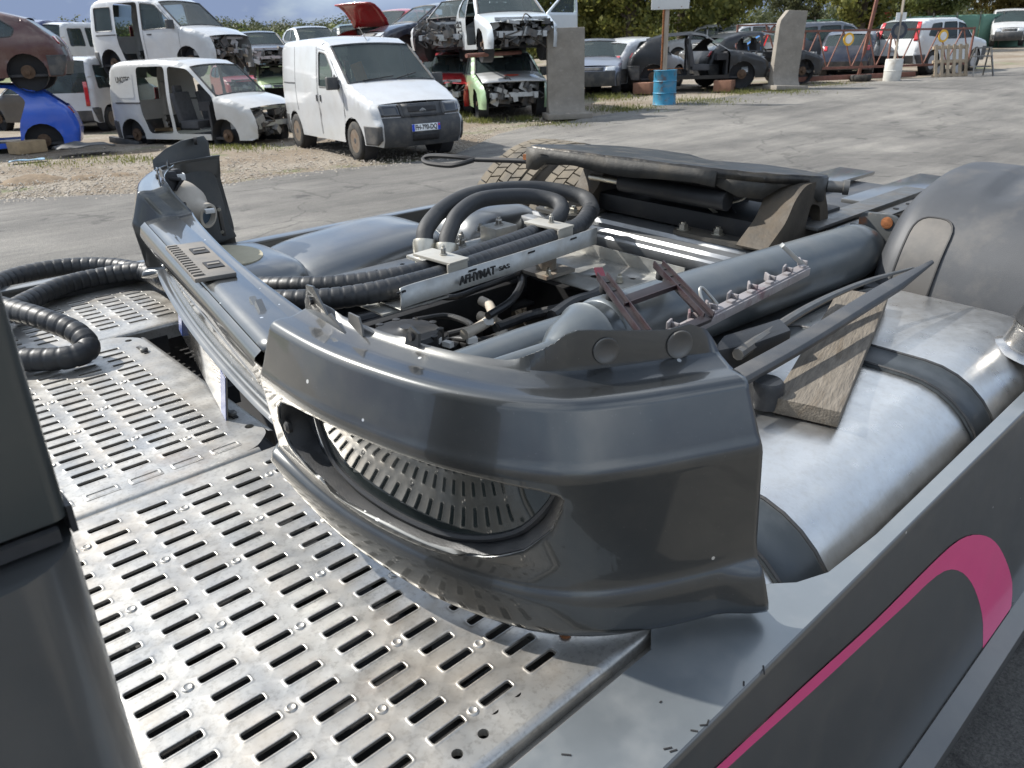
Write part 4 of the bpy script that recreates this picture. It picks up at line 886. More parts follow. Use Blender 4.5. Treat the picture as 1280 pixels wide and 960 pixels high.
# grain needs the plank's own axis
# long grey trim strip with a bulb at the bumper end
tr_ = thing('trim_strip', 'long split grey trim strip resting on the wooden plank', 'trim', TR)
m = MB(); P = cr_path([(1.27, .715, .985), (1.6, .715, .99), (2.0, .725, 1.0), (2.36, .725, 1.012)], 10); n_ = len(P); rings = []
for i, q in enumerate(P):
    t = i/(n_-1); h = .020*(1-.85*max(0, (t-.8)/.2)); w_ = .021*(1-.8*max(0, (t-.75)/.25))
    rings.append([(q.x, q.y-w_*.6, q.z-h), (q.x, q.y-w_*.9, q.z-h*.2), (q.x, q.y-w_*.6, q.z+.004), (q.x, q.y+w_, q.z+.008), (q.x, q.y+w_*.9, q.z-.002)])
m.loft(rings); m.build('strip_body', PLAST, tr_, bevel=.0015, smooth=30)
m = MB(); m.tube(cr_path([(1.42, .78, .985), (1.75, .80, 1.0), (2.05, .79, 1.005), (2.27, .745, 1.01)], 8), [.014-.010*(i/24) for i in range(25)], 8); m.build('strip_edge', GALVD, tr_)
m = MB(); m.lathe([(.034, 0), (.036, .015), (.036, .05), (.030, .058)], (1.395, .690, .905), (0, 0, 1), 20); m.build('rubber_foot', RUB, tr_)
# black box beside it
m = MB(); bx = [U(893, 428, 1.0), U(920, 405, 1.02), U(975, 392, 1.02), U(990, 410, 1.0), U(940, 430, 1.0)]
m.prism([q+Vector((0, 0, .0)) for q in [U(888, 440, .985), U(905, 418, 1.01), U(975, 397, 1.01), U(990, 412, 1.0), U(945, 428, 1.0)]], (0, 0, -.075)); bb = m.build('lamp_box', PLASTD, None, bevel=.008); bb.matrix_world = TR; tag(bb, 'black plastic lamp box between the trim strip and the maroon bracket', 'lamp')
m = MB(); c = U(968, 420, .985); m.box(c+Vector((-.006, -.008, 0)), (.012, .002, .02), Matrix.Rotation(R(-40), 3, 'Z')); m.build('sticker', WHITEP, bb)
m = MB(); m.tube([U(880, 447, .96), U(905, 440, .96), U(925, 435, .965)], [.012, .022, .016], 10); m.build('cable_boot', M('boot_brown', (.09, .075, .06), .6), bb)
# bracket strip with clips
bs_ = thing('clip_rail', 'narrow chipped bracket rail with raised clips along the grey tube', 'bracket', TR)
m = MB(); a, b = Vector((1.16, .875, 1.035)), Vector((1.98, .925, 1.035)); d = (b-a).normalized()
m.bar(a, b, .026, .010); m.bar(a+Vector((0, -.015, -.010)), b+Vector((0, -.015, -.010)), .007, .022); m.build('rail_body', LILAC, bs_, bevel=.003)
for k, t in enumerate((.20, .30, .40, .52, .64, .76, .88, .99)):
    c = a.lerp(b, t); m = MB(); m.box(c+Vector((0, .014, .012)), (.030, .006, .022), Matrix.Rotation(.3+.3*(k % 3), 3, 'Z')); m.box(c+Vector((.010, .006, .010)), (.008, .022, .014)); m.box(c+Vector((-.018, -.004, .007)), (.02, .016, .008)); m.build('clip', LILAC, bs_, bevel=.003)
m = MB(); m.bar(b+Vector((0, 0, .0)), b+Vector((-.05, .05, .06)), .024, .012); m.build('end_tab', GALV, bs_, bevel=.002)
m = MB(); m.tube(cr_path([(1.47, .90, 1.04), (1.475, .925, 1.075), (1.49, .93, 1.085), (1.52, .905, 1.045)], 5), .004, 7); m.build('wire_loop', GALV, bs_)
# maroon frame over the tube
mf = thing('maroon_bracket', 'dull maroon H-shaped bracket frame straddling the grey tube', 'bracket', TR)
def V3(px, py, z): return U(px, py, z)
FP = {'a': V3(752, 347, 1.105), 'b': V3(822, 332, 1.105), 'c': V3(812, 428, 1.055), 'd': V3(885, 398, 1.055), 'e': V3(790, 392, 1.09), 'f': V3(850, 370, 1.09)}
m = MB(); nrm = (FP['b']-FP['a']).cross(FP['c']-FP['a']).normalized(); nrm = nrm if nrm.z > 0 else -nrm
for q0, q1 in (('a', 'c'), ('b', 'd')): m.bar(FP[q0], FP[q1], .026, .010, up=nrm)
m.bar(FP['a'].lerp(FP['c'], .42), FP['b'].lerp(FP['d'], .36), .030, .010, up=nrm); m.bar(FP['c'], FP['d'], .022, .010, up=nrm)
m.build('frame_body', MAROON, mf, bevel=.003)
m = MB()
for q0, q1 in (('a', 'c'), ('b', 'd')):
    for s_ in (-1, 1):
        o = (FP[q1]-FP[q0]).cross(nrm).normalized()*.012*s_+nrm*.008; m.bar(FP[q0]+o, FP[q1]+o, .003, .012, up=nrm)
o1, o2 = FP['a'].lerp(FP['c'], .5), FP['b'].lerp(FP['d'], .45); m.bar(o1+nrm*.006, o2+nrm*.006, .003, .012, up=nrm); m.build('frame_rim', M('maroon_edge', (.024, .011, .014), .45, .1, .3, 20., dirt=((.035, .028, .032), .85, 14., .42, .60)), mf)
for q0 in ('a', 'b'):
    e = FP['c' if q0 == 'a' else 'd']
    for t in (.10, .24):
        m = MB(); m.lathe([(.012, -.022), (.013, -.008), (.008, 0), (.008, .007)], FP[q0].lerp(e, t), nrm, 12); m.build('rubber_stop', BLACK, mf)
m = MB(); m.bar(FP['a'], FP['a']+(FP['a']-FP['c'])*.10+nrm*.01, .02, .006, up=nrm); m.build('red_tip', M('tip_red', (.11, .018, .03), .45), mf)
# ------------------------------------------------------------------ cars: profiles, body shells with real openings
PRO = {
 'kangoo': dict(W=1.66, belt=1.0, tum=.11, wh=(1.24, -1.36), r=.30, sill=.24, top=[(1.97, .28, 'fb'), (2.0, .50, 'fb'), (1.98, .66, 'front'), (1.90, .86, 'hood'), (1.55, 1.01, 'hood'), (1.12, 1.10, 'ws'), (.50, 1.66, 'roof'), (.25, 1.77, 'roof'), (-.4, 1.82, 'roof'), (-1.5, 1.80, 'roof'), (-1.80, 1.73, 'rear'), (-1.90, 1.45, 'rear'), (-1.96, .98, 'tail'), (-2.0, .55, 'rb'), (-1.97, .30, 'end')],
   win=[[(1.02, 1.08), (.42, 1.60), (-.05, 1.66), (-.05, 1.05)], [(-.16, 1.05), (-.16, 1.64), (-.88, 1.64), (-.88, 1.05)], [(-1.06, 1.07), (-1.06, 1.62), (-1.66, 1.62), (-1.70, 1.07)]],
   door=[[(1.10, .36), (1.10, 1.06), (.46, 1.63), (-.06, 1.69), (-.06, .36)], [(-.15, .36), (-.15, 1.69), (-.95, 1.69), (-.95, .78), (-.82, .36)]]),
 'jumpy': dict(W=1.80, belt=1.08, tum=.12, wh=(1.36, -1.46), r=.315, sill=.27, top=[(2.12, .24, 'fb'), (2.20, .36, 'fb'), (2.22, .60, 'fb'), (2.16, .70, 'front'), (2.06, .90, 'hood'), (1.65, 1.06, 'hood'), (1.20, 1.21, 'ws'), (.42, 1.79, 'roof'), (.12, 1.90, 'roof'), (-.5, 1.94, 'roof'), (-1.9, 1.92, 'roof'), (-2.13, 1.82, 'rear'), (-2.2, 1.2, 'tail'), (-2.22, .6, 'rb'), (-2.2, .30, 'end')],
   win=[[(.70, 1.14), (.70, 1.40), (.40, 1.68), (.06, 1.72), (.06, 1.14)], [(1.06, 1.15), (.77, 1.37), (.77, 1.15)]], door=[[(1.12, .36), (1.12, 1.14), (.46, 1.72), (.0, 1.77), (.0, .36)]]),
 'hatch': dict(W=1.74, belt=.90, tum=.17, wh=(1.24, -1.26), r=.30, sill=.22, top=[(1.93, .22, 'fb'), (2.0, .42, 'fb'), (1.96, .62, 'front'), (1.82, .74, 'hood'), (1.3, .89, 'hood'), (.86, .96, 'ws'), (.18, 1.38, 'roof'), (-.2, 1.46, 'roof'), (-1.0, 1.42, 'roof'), (-1.45, 1.30, 'rear'), (-1.83, .98, 'tail'), (-1.95, .78, 'tail'), (-2.0, .5, 'rb'), (-1.93, .25, 'end')],
   win=[[(.74, .94), (.16, 1.31), (-.22, 1.37), (-.22, .93)], [(-.30, .93), (-.30, 1.37), (-.92, 1.33), (-1.22, 1.12), (-1.14, .97)]],
   door=[[(.88, .32), (.88, .92), (.16, 1.35), (-.23, 1.40), (-.23, .32)], [(-.29, .32), (-.29, 1.40), (-.90, 1.36), (-1.12, 1.12), (-.90, .68), (-.84, .32)]]),
 'suv': dict(W=1.84, belt=1.05, tum=.13, wh=(1.36, -1.34), r=.36, sill=.33, top=[(2.22, .34, 'fb'), (2.30, .56, 'fb'), (2.27, .82, 'front'), (2.1, .99, 'hood'), (1.4, 1.10, 'hood'), (1.05, 1.15, 'ws'), (.45, 1.62, 'roof'), (0, 1.74, 'roof'), (-1.5, 1.72, 'roof'), (-1.98, 1.63, 'rear'), (-2.14, 1.12, 'tail'), (-2.2, .95, 'tail'), (-2.27, .6, 'rb'), (-2.2, .36, 'end')],
   win=[[(.93, 1.10), (.44, 1.53), (.02, 1.60), (.02, 1.08)], [(-.07, 1.08), (-.07, 1.61), (-.86, 1.60), (-.98, 1.09)], [(-1.08, 1.10), (-.99, 1.59), (-1.55, 1.55), (-1.78, 1.20)]],
   door=[[(1.05, .42), (1.05, 1.08), (.45, 1.57), (-.02, 1.64), (-.02, .42)], [(-.05, .42), (-.05, 1.64), (-.9, 1.63), (-1.05, 1.0), (-.95, .42)]]),
}
CG = glass('car_glass', (.62, .72, .70), .30); CGD = glass('car_glass_dark', (.25, .30, .30), .45)
INT = M('car_interior', (.035, .035, .038), .8, 0, .2, 8.); SEAT = M('seat_cloth', (.075, .075, .08), .9, 0, .2, 12.); HEADL = M('headlamp', (.55, .57, .58), .12, .4, .1, 8., coat=1.); TAILR = M('tail_lamp', (.45, .012, .015), .2, 0, .1, 8., coat=1.)
TRIM = M('car_trim', (.045, .047, .05), .55, 0, .12, 6., dirt=(DUST, .35, 4., .45, .75)); TYRE = M('car_tyre', (.022, .022, .022), .8, 0, .2, 9., dirt=((.16, .14, .11), .5, 6., .45, .7)); STEELW = M('steel_wheel', (.20, .165, .13), .6, .5, .2, 8., dirt=((.16, .09, .05), .6, 9., .45, .7)); ALLOY = M('alloy_wheel', (.5, .5, .5), .35, .8, .1, 8.)
HUB = M('rusty_hub', (.11, .07, .045), .8, .4, .3, 12.); JUNK = M('engine_junk', (.10, .10, .10), .55, .5, .4, 8., dirt=((.22, .15, .09), .5, 6., .5, .7)); JUNKL = M('bare_metal_junk', (.42, .43, .43), .4, .7, .2, 8.)
def carpaint(name, col, dirty=.18, met=.0): return M('car_'+name, col, .34, met, .05, 2., coat=.8, crough=.08, dirt=(DUST, dirty, 2.2, .42, .75))
WHITE = carpaint('white', (.52, .53, .535), .28); 
def halfw(P, x, z):
    Lh = max(abs(P['top'][0][0]), 2.0); a = max(0, (abs(x)-.55*Lh)/(.45*Lh)); w_ = P['W']/2*(1-.10*min(1, a)**2.2)
    zt = max(q[1] for q in P['top'])
    if z > P['belt']: w_ *= 1-P['tum']*((z-P['belt'])/(zt-P['belt']))**1.3
    else: w_ *= 1-.05*((P['belt']-z)/P['belt'])**2
    return w_
def car(kind, label, col, loc, deg, name='parked_car', cat='car', open_=(), noglass=False, skip=(), wheels='rims', tilt=0., roll=0., cut=None, lamps=True, seed=0, trim=True, group=None, seats=True, winskip=(), tail=True, plate=False, dark=False):
    P = PRO[kind]; mw = Matrix.Translation(loc) @ Matrix.Rotation(R(deg-43.5), 4, 'Z') @ Matrix.Rotation(R(tilt), 4, 'Y') @ Matrix.Rotation(R(roll), 4, 'X')
    root = thing(name, label, cat, mw, group); rnd = random.Random(seed)
    top = [(x, z) for x, z, _ in P['top']]; seg = [t for _, _, t in P['top']]
    # side outline
    sill = P['sill']; r = P['r']; ra = r+.065
    o = list(top); bot = []
    for xw in (P['wh'][1], P['wh'][0]):
        da = math.acos(max(-1, min(1, (sill-r)/ra))) if sill-r < ra else 0
        a0 = math.pi/2+da if False else math.pi-math.asin((sill-r)/ra); a1 = math.asin((sill-r)/ra)
        for k in range(11): a = a0+(a1-a0)*k/10; bot.append((xw+ra*math.cos(a), r+ra*math.sin(a)))
    o = o + [(top[-1][0]+.05, sill)] + bot + [(top[0][0]-.08, sill)]
    holes = []
    for k, d in enumerate(P['door']):
        if k in open_: holes.append(rpoly(d, .09, 3))
    winh = []
    for k, wv in enumerate(P['win']):
        if k in winskip: continue
        c = (sum(q[0] for q in wv)/len(wv), sum(q[1] for q in wv)/len(wv))
        inside = any(pip([c], h)[0] for h in holes)
        if not inside: h = rpoly(wv, .06, 3); winh.append(h); holes.append(h)
    ex = []
    for i in range(len(top)-1):
        a, b = Vector(top[i]), Vector(top[i+1]); n_ = Vector(((b-a).y, -(b-a).x)).normalized(); n_ = n_ if n_.dot(Vector((0, .8))-a) > 0 else -n_
        k = max(1, int((b-a).length/.12))
        for j in range(k): q = a.lerp(b, (j+.5)/k); ex += [tuple(q+n_*.03), tuple(q+n_*.07), tuple(q+n_*.12)]
    TA, TB = np.array(top[:-1]), np.array(top[1:])
    def side(x, z, s):
        ab = TB-TA; tt = np.clip(((np.array((x, z))-TA)*ab).sum(1)/np.maximum(1e-12, (ab*ab).sum(1)), 0, 1); d = float(np.min(np.hypot(*(TA+ab*tt[:, None]-np.array((x, z))).T))); rr = .10; y = halfw(P, x, z)
        if d < rr: y -= rr*(1-math.sqrt(max(0, 1-(1-d/rr)**2)))*.9
        # shallow body line
        y -= .012*math.exp(-((z-P['belt']*.62)/.05)**2)*(1 if d > .12 else d/.12)
        return (x, s*y, z)
    V, F = cdt(o, holes, .13, extra=ex)
    m = MB(); m.add([side(x, z, 1) for x, z in V], F); m.add([side(x, z, -1) for x, z in V], [tuple(reversed(f)) for f in F])
    # strips over the top
    def edge(x, z): return halfw(P, x, z)-.09
    tl = dens(list(top)+[top[-1]], .16)[:]; 
    pts = []; tags = []
    for i in range(len(top)-1):
        a, b = top[i], top[i+1]; k = max(1, int(math.dist(a, b)/.17))
        for j in range(k): pts.append((a[0]+(b[0]-a[0])*j/k, a[1]+(b[1]-a[1])*j/k)); tags.append(seg[i])
    pts.append(top[-1]); tags.append('end'); K = 10
    def sp(x, z, v, tg, off=0.):
        h = edge(x, z); cz = .035*(1-v*v) if tg in ('roof', 'hood', 'ws') else 0.; bx = 0.
        if x > 1.0: bx = .10*(1-v*v)*min(1, (x-1.0)/.9)
        elif x < -1.2: bx = -.06*(1-v*v)*min(1, (-x-1.2)/.6)
        return (x+bx+(off if x > 0 else -off)*(.8 if tg not in ('roof', 'hood') else 0), h*v, z+cz+(off if tg in ('roof', 'hood', 'ws', 'rear') else 0))
    mt = MB(); mr = MB(); gw = MB(); gr = MB()
    for i in range(len(pts)-1):
        tg = tags[i]
        if tg in skip: continue
        tgt = {'fb': mt if trim else m, 'rb': mr if trim else m, 'ws': gw, 'rear': gr}.get(tg, m)
        vs = []
        for (x, z) in (pts[i], pts[i+1]):
            for k in range(K+1):
                v = -1+2*k/K; vs.append(sp(x, z, v, tg))
        tgt.add(vs, [(k, k+1, K+2+k, K+1+k) for k in range(K)])
    body = m.build('body', col, root, smooth=52, merge=2e-3)
    if mt.v: mt.build('bumper', TRIM if trim else col, root, smooth=60, merge=1e-3)
    if mr.v: mr.build('rear_bumper', TRIM if trim else col, root, smooth=60, merge=1e-3)
    G_ = CGD if dark else CG
    if not noglass:
        if gw.v and 'wsg' not in skip: gw.build('windscreen', G_, root, smooth=60)
        if gr.v and 'rearg' not in skip: gr.build('rear_window', G_, root, smooth=60)
        for s in (1, -1):
            for h in winh:
                mm = MB(); mm.sheet(h, [], lambda x, z: (side(x, z, s)[0], side(x, z, s)[1]-s*.012, z), .2); mm.build('side_window', G_, root, smooth=60)
    if trim:      # bumper corners wrapping round the sides
        for nm, xa, zt_, use in (('bumper_corner', P['wh'][0]+ra+.03, top[2][1]-.02, 'fb' not in skip), ('rear_bumper_corner', P['wh'][1]-ra-.03, .62, 'rb' not in skip)):
            if not use: continue
            xe = (top[1][0]-.035) if xa > 0 else (top[-2][0]+.035)
            for s in (1, -1):
                mm = MB(); mm.sheet([(xa, sill+.01), (top[0][0]-.012, sill+.012), (top[1][0]-.006, top[1][1]), (top[2][0]-.006 if xa > 0 else top[-2][0]+.01, zt_), (xa, zt_)] if xa > 0 else [(xa, sill+.01), (top[-1][0]+.055, sill+.012), (top[-2][0]+.006, top[-2][1]), (top[-2][0]+.008, zt_), (xa, zt_)], [], lambda x, z: (lambda q: (q[0]+math.copysign(.012, x)*max(0, 1-abs(q[0]-(top[1][0] if x > 0 else top[-2][0]))/.14), q[1]+s*.006, q[2]))(side(x, z, s)), .05); mm.build(nm, TRIM, root, smooth=60, solid=.01)
    # dark seals round the windows (a frame set into the opening)
    mm = MB()
    for s in (1, -1):
        for h in winh: mm.tube([(side(x, z, s)[0], side(x, z, s)[1]-s*.006, z) for x, z in h], .014, 5, closed=True)
    if mm.v: mm.build('window_seal', TRIM, root)['kind'] = 'stuff'
    if gw.v and 'ws' not in skip:
        i0 = seg.index('ws'); a, b = top[i0], top[i0+1]; mm = MB()
        lp = [sp(*a, v, 'ws') for v in np.linspace(-1, 1, 9)] + [sp(*b, v, 'ws') for v in np.linspace(1, -1, 9)]
        mm.tube(lp, .022, 5, closed=True); mm.build('windscreen_seal', TRIM, root)
    # interior
    mm = MB(); zb = P['belt']; L0, L1 = top[-1][0]+.15, top[0][0]-.75
    mm.box(((L0+L1)/2, 0, sill+.03), (L1-L0, P['W']*.86, .05)); mm.box((P['wh'][0]-.42, 0, .62), (.05, P['W']*.84, .62)); mm.box((P['wh'][0]-.55, 0, zb-.10), (.32, P['W']*.80, .18))
    for s in (1, -1):
        for xw in P['wh']: mm.lathe([(ra-.005, 0), (ra-.005, -.24), (0, -.245)], (xw, s*(P['W']/2-.05), r), (0, s, 0), 16, cap0=False)
    mm.build('cabin_floor', INT, root, smooth=50)
    if seats:
        for y in (-.36, .36):
            mm = MB(); mm.box((.10, y, .52), (.48, .46, .16)); mm.box((-.20, y, .86), (.14, .44, .62), Matrix.Rotation(-.22, 3, 'Y')); mm.box((-.30, y, 1.22), (.08, .22, .16)); mm.build('seat', SEAT, root, bevel=.03)
    # wheels
    if wheels:
        for xw in P['wh']:
            for s in (1, -1):
                yc = s*(P['W']/2-.12)
                if wheels == 'hubs':
                    mm = MB(); mm.lathe([(.13, -.02), (.13, .01), (.05, .02), (.05, .07), (0, .075)], (xw, yc, r+.02), (0, s, 0), 14); mm.build('brake_hub', HUB, root); continue
                mm = MB(); mm.lathe([(r*.60, -.085), (r*.90, -.095), (r*.985, -.07), (r, -.03), (r, .03), (r*.985, .07), (r*.90, .095), (r*.62, .09), (r*.60, .07)], (xw, yc, r), (0, s, 0), 28); ty_ = mm.build('tyre', TYRE, root, smooth=50)
                mm = MB(); mm.lathe([(r*.62, .085), (r*.60, .06), (r*.52, .045), (r*.40, .035), (r*.34, .055), (r*.16, .06), (.0, .058)], (xw, yc, r), (0, s, 0), 24); rm = mm.build('rim', ALLOY if wheels == 'alloy' else STEELW, ty_, smooth=40)
                if wheels == 'steel':
                    for k in range(8):
                        a = 2*math.pi*k/8; mm = MB(); mm.lathe([(r*.055, 0), (r*.055, .006), (0, .007)], (xw+math.cos(a)*r*.45, yc+s*.040, r+math.sin(a)*r*.45), (0, s, 0), 8); mm.build('rim_hole', BLACK, rm)
                    mm = MB(); mm.lathe([(r*.17, .055), (r*.15, .085), (0, .09)], (xw, yc, r), (0, s, 0), 14); mm.build('hub_cap', TRIM, rm)
                if wheels == 'alloy':
                    mm = MB()
                    for k in range(5):
                        a = 2*math.pi*(k+.5)/5; c = Vector((xw+math.cos(a)*r*.42, yc+s*.055, r+math.sin(a)*r*.42)); mm.lathe([(r*.11, 0), (r*.11, .012), (0, .013)], c, (0, s, 0), 10)
                    mm.build('rim_gap', BLACK, rm)['kind'] = 'stuff'
    def patch(nm, mat, t0, t1, v0, v1, off=.012, n=5, kt=4):
        # proud panel over the strip between profile params (index units) and lateral fractions
        def at(t):
            i = min(int(t), len(top)-2); f = t-i; return (top[i][0]+(top[i+1][0]-top[i][0])*f, top[i][1]+(top[i+1][1]-top[i][1])*f), seg[i]
        mm = MB(); vs = []
        for a in range(kt+1):
            q, tg = at(t0+(t1-t0)*a/kt)
            for b in range(n+1): vs.append(sp(q[0], q[1], v0+(v1-v0)*b/n, 'x', off))
        mm.add(vs, [(a*(n+1)+b, a*(n+1)+b+1, (a+1)*(n+1)+b+1, (a+1)*(n+1)+b) for a in range(kt) for b in range(n)])
        return mm.build(nm, mat, root, smooth=60, solid=.012, soff=0)
    root_api = dict(root=root, patch=patch, sp=sp, side=side, top=top, P=P, mw=mw)
    fi = seg.index('front') if 'front' in seg else 2; ti = seg.index('tail')
    if 'front' not in skip and lamps:
        for s in (1, -1): patch('headlight', HEADL, fi+.1, fi+.95, s*.58, s*.97)
        patch('grille', TRIM, fi+.15, fi+.8, -.5, .5, .008)
    if 'tail' not in skip and tail:
        for s in (1, -1): patch('tail_light', TAILR, ti-.55 if kind in ('kangoo', 'jumpy', 'suv') else ti+.05, ti+.75, s*.84, s*.99, .014)
    if cut or 'front' in skip:
        mm = MB(); x1 = top[2][0]-.06
        for k in range(34):
            c = (rnd.uniform(x1-.65, x1-.02), rnd.uniform(-.62, .62), rnd.uniform(.32, .80)); mm.box(c, (rnd.uniform(.05, .24), rnd.uniform(.05, .28), rnd.uniform(.04, .2)), Matrix.Rotation(rnd.uniform(-.6, .6), 3, 'X') @ Matrix.Rotation(rnd.uniform(-.5, .5), 3, 'Z'), mat=0 if rnd.random() < .75 else 1)
        for k in range(12):
            a = Vector((x1-.1, rnd.uniform(-.6, .6), rnd.uniform(.4, .85))); mm.tube(cr_path([a, a+Vector((rnd.uniform(-.1, .15), rnd.uniform(-.2, .2), rnd.uniform(-.2, .1))), a+Vector((rnd.uniform(-.2, .1), rnd.uniform(-.3, .3), rnd.uniform(-.3, .0)))], 4), .015, 6)
        mm.box((x1-.10, 0, .52), (.05, 1.15, .10), mat=1); mm.box((x1-.14, 0, .82), (.05, 1.2, .06), mat=1)
        for s in (1, -1): mm.box((x1-.35, s*.5, .50), (.75, .09, .12), mat=1)
        mm.build('engine_bay', [JUNK, JUNKL], root)['kind'] = 'stuff'
    return root_api
def mirror(api, xm, zm, s, mat=None):
    P = api['side'](xm, zm, s); mm = MB(); mm.box((xm-.02, P[1]+s*.11, zm), (.10, .20, .20)); mm.box((xm, P[1]+s*.02, zm-.06), (.04, .08, .05)); mm.build('wing_mirror', mat or TRIM, api['root'], bevel=.025, seg=3)
def handle(api, x, z, s, l=.14, v=False):
    P = api['side'](x, z, s); mm = MB(); mm.box((x, P[1]+s*.008, z), (.035 if v else l, .02, .11 if v else .03)); mm.build('door_handle', TRIM, api['root'], bevel=.004)
def groove(api, pts, nm='panel_gap', w_=.006):
    for s in (1, -1):
        mm = MB(); mm.tube([(q[0], q[1]+s*.001, q[2]) for q in [api['side'](x, z, s) for x, z in dens(pts+pts[::-1][1:-1], .1)][:max(2, len(dens(pts, .1)))]], w_, 4); mm.build(nm, TRIM, api['root'])
def line(pts, n=8):
    o = []
    for a, b in zip(pts, pts[1:]):
        for k in range(n): o.append((a[0]+(b[0]-a[0])*k/n, a[1]+(b[1]-a[1])*k/n))
    o.append(pts[-1]); return o
def gap(api, pts, w_=.005, sides=(1, -1), mat=None, nm='panel_gap', push=.001):
    for s in sides:
        mm = MB(); mm.tube([(q[0], q[1]+s*push, q[2]) for q in [api['side'](x, z, s) for x, z in line(pts)]], w_, 4); mm.build(nm, mat or TRIM, api['root'])
def at_h(px, py, d, z=0.):
    # point on sight line px,py of the survey photograph at axial depth d
    v = CW.to_3x3() @ Vector(((px-640)/961*d, -(py-480)/961*d, -d)); return CW.translation + v
# ------------------------------------------------------------------ the yard: ground, road, hills
def groundmat():
    m = bpy.data.materials.new('gravel_ground'); m.use_nodes = True; t = m.node_tree; n = t.nodes; l = t.links; b = n['Principled BSDF']; b.inputs['Roughness'].default_value = .95
    c = n.new('ShaderNodeTexCoord')
    def nz(sc_, det=6, ro=.65):
        q = n.new('ShaderNodeTexNoise'); q.inputs['Scale'].default_value = sc_; q.inputs['Detail'].default_value = det; q.inputs['Roughness'].default_value = ro; l.new(c.outputs['Object'], q.inputs[0]); return q.outputs[0]
    def ramp(src, stops):
        r = n.new('ShaderNodeValToRGB'); e = r.color_ramp.elements; e[0].position, e[0].color = stops[0]; e[1].position, e[1].color = stops[-1]
        for p, k in stops[1:-1]: x = e.new(p); x.color = k
        l.new(src, r.inputs[0]); return r.outputs[0]
    def mix(f, a, d):
        q = n.new('ShaderNodeMixRGB'); l.new(f, q.inputs[0]); l.new(a, q.inputs[1]); l.new(d, q.inputs[2]); return q.outputs[0]
    stone = ramp(nz(22, 8, .8), [(.35, (.115, .095, .072, 1)), (.5, (.25, .215, .17, 1)), (.62, (.36, .32, .265, 1))])
    earth = ramp(nz(3, 6), [(.3, (.14, .105, .07, 1)), (.7, (.22, .175, .125, 1))])
    grass = ramp(nz(9, 6), [(.3, (.055, .085, .02, 1)), (.7, (.13, .16, .05, 1))])
    f1 = ramp(nz(.55, 6), [(.42, (0, 0, 0, 1)), (.60, (1, 1, 1, 1))]); f2 = ramp(nz(.42, 8, .7), [(.56, (0, 0, 0, 1)), (.66, (.8, .8, .8, 1))])
    l.new(mix(f2, mix(f1, stone, earth), grass), b.inputs['Base Color'])
    bp = n.new('ShaderNodeBump'); bp.inputs['Distance'].default_value = .02; bp.inputs['Strength'].default_value = .9; l.new(nz(26, 6, .8), bp.inputs['Height']); l.new(bp.outputs[0], b.inputs['Normal']); return m
GRM = groundmat()
gm = MB(); ng = 60
gm.add([(0, 0, 0)], []); rr_ = [4*(1.115**k) for k in range(54)]
vs = [(0, 0, -.02)]; fs = []; na = 72
for r_ in rr_:
    for k in range(na):
        a = 2*math.pi*k/na; x, y = r_*math.cos(a), r_*math.sin(a); vs.append((x, y, GZ(x, y)-.012+(.015*noise.noise((x*.35, y*.35, 0)) if r_ > 5 else -.01)))
fs += [(0, 1+k, 1+(k+1) % na) for k in range(na)]
for i in range(len(rr_)-1):
    for k in range(na): fs.append((1+i*na+k, 1+(i+1)*na+k, 1+(i+1)*na+(k+1) % na, 1+i*na+(k+1) % na))
gm = MB(); gm.add(vs, fs); go = gm.build('ground', GRM, None, smooth=80); go['kind'] = 'structure'
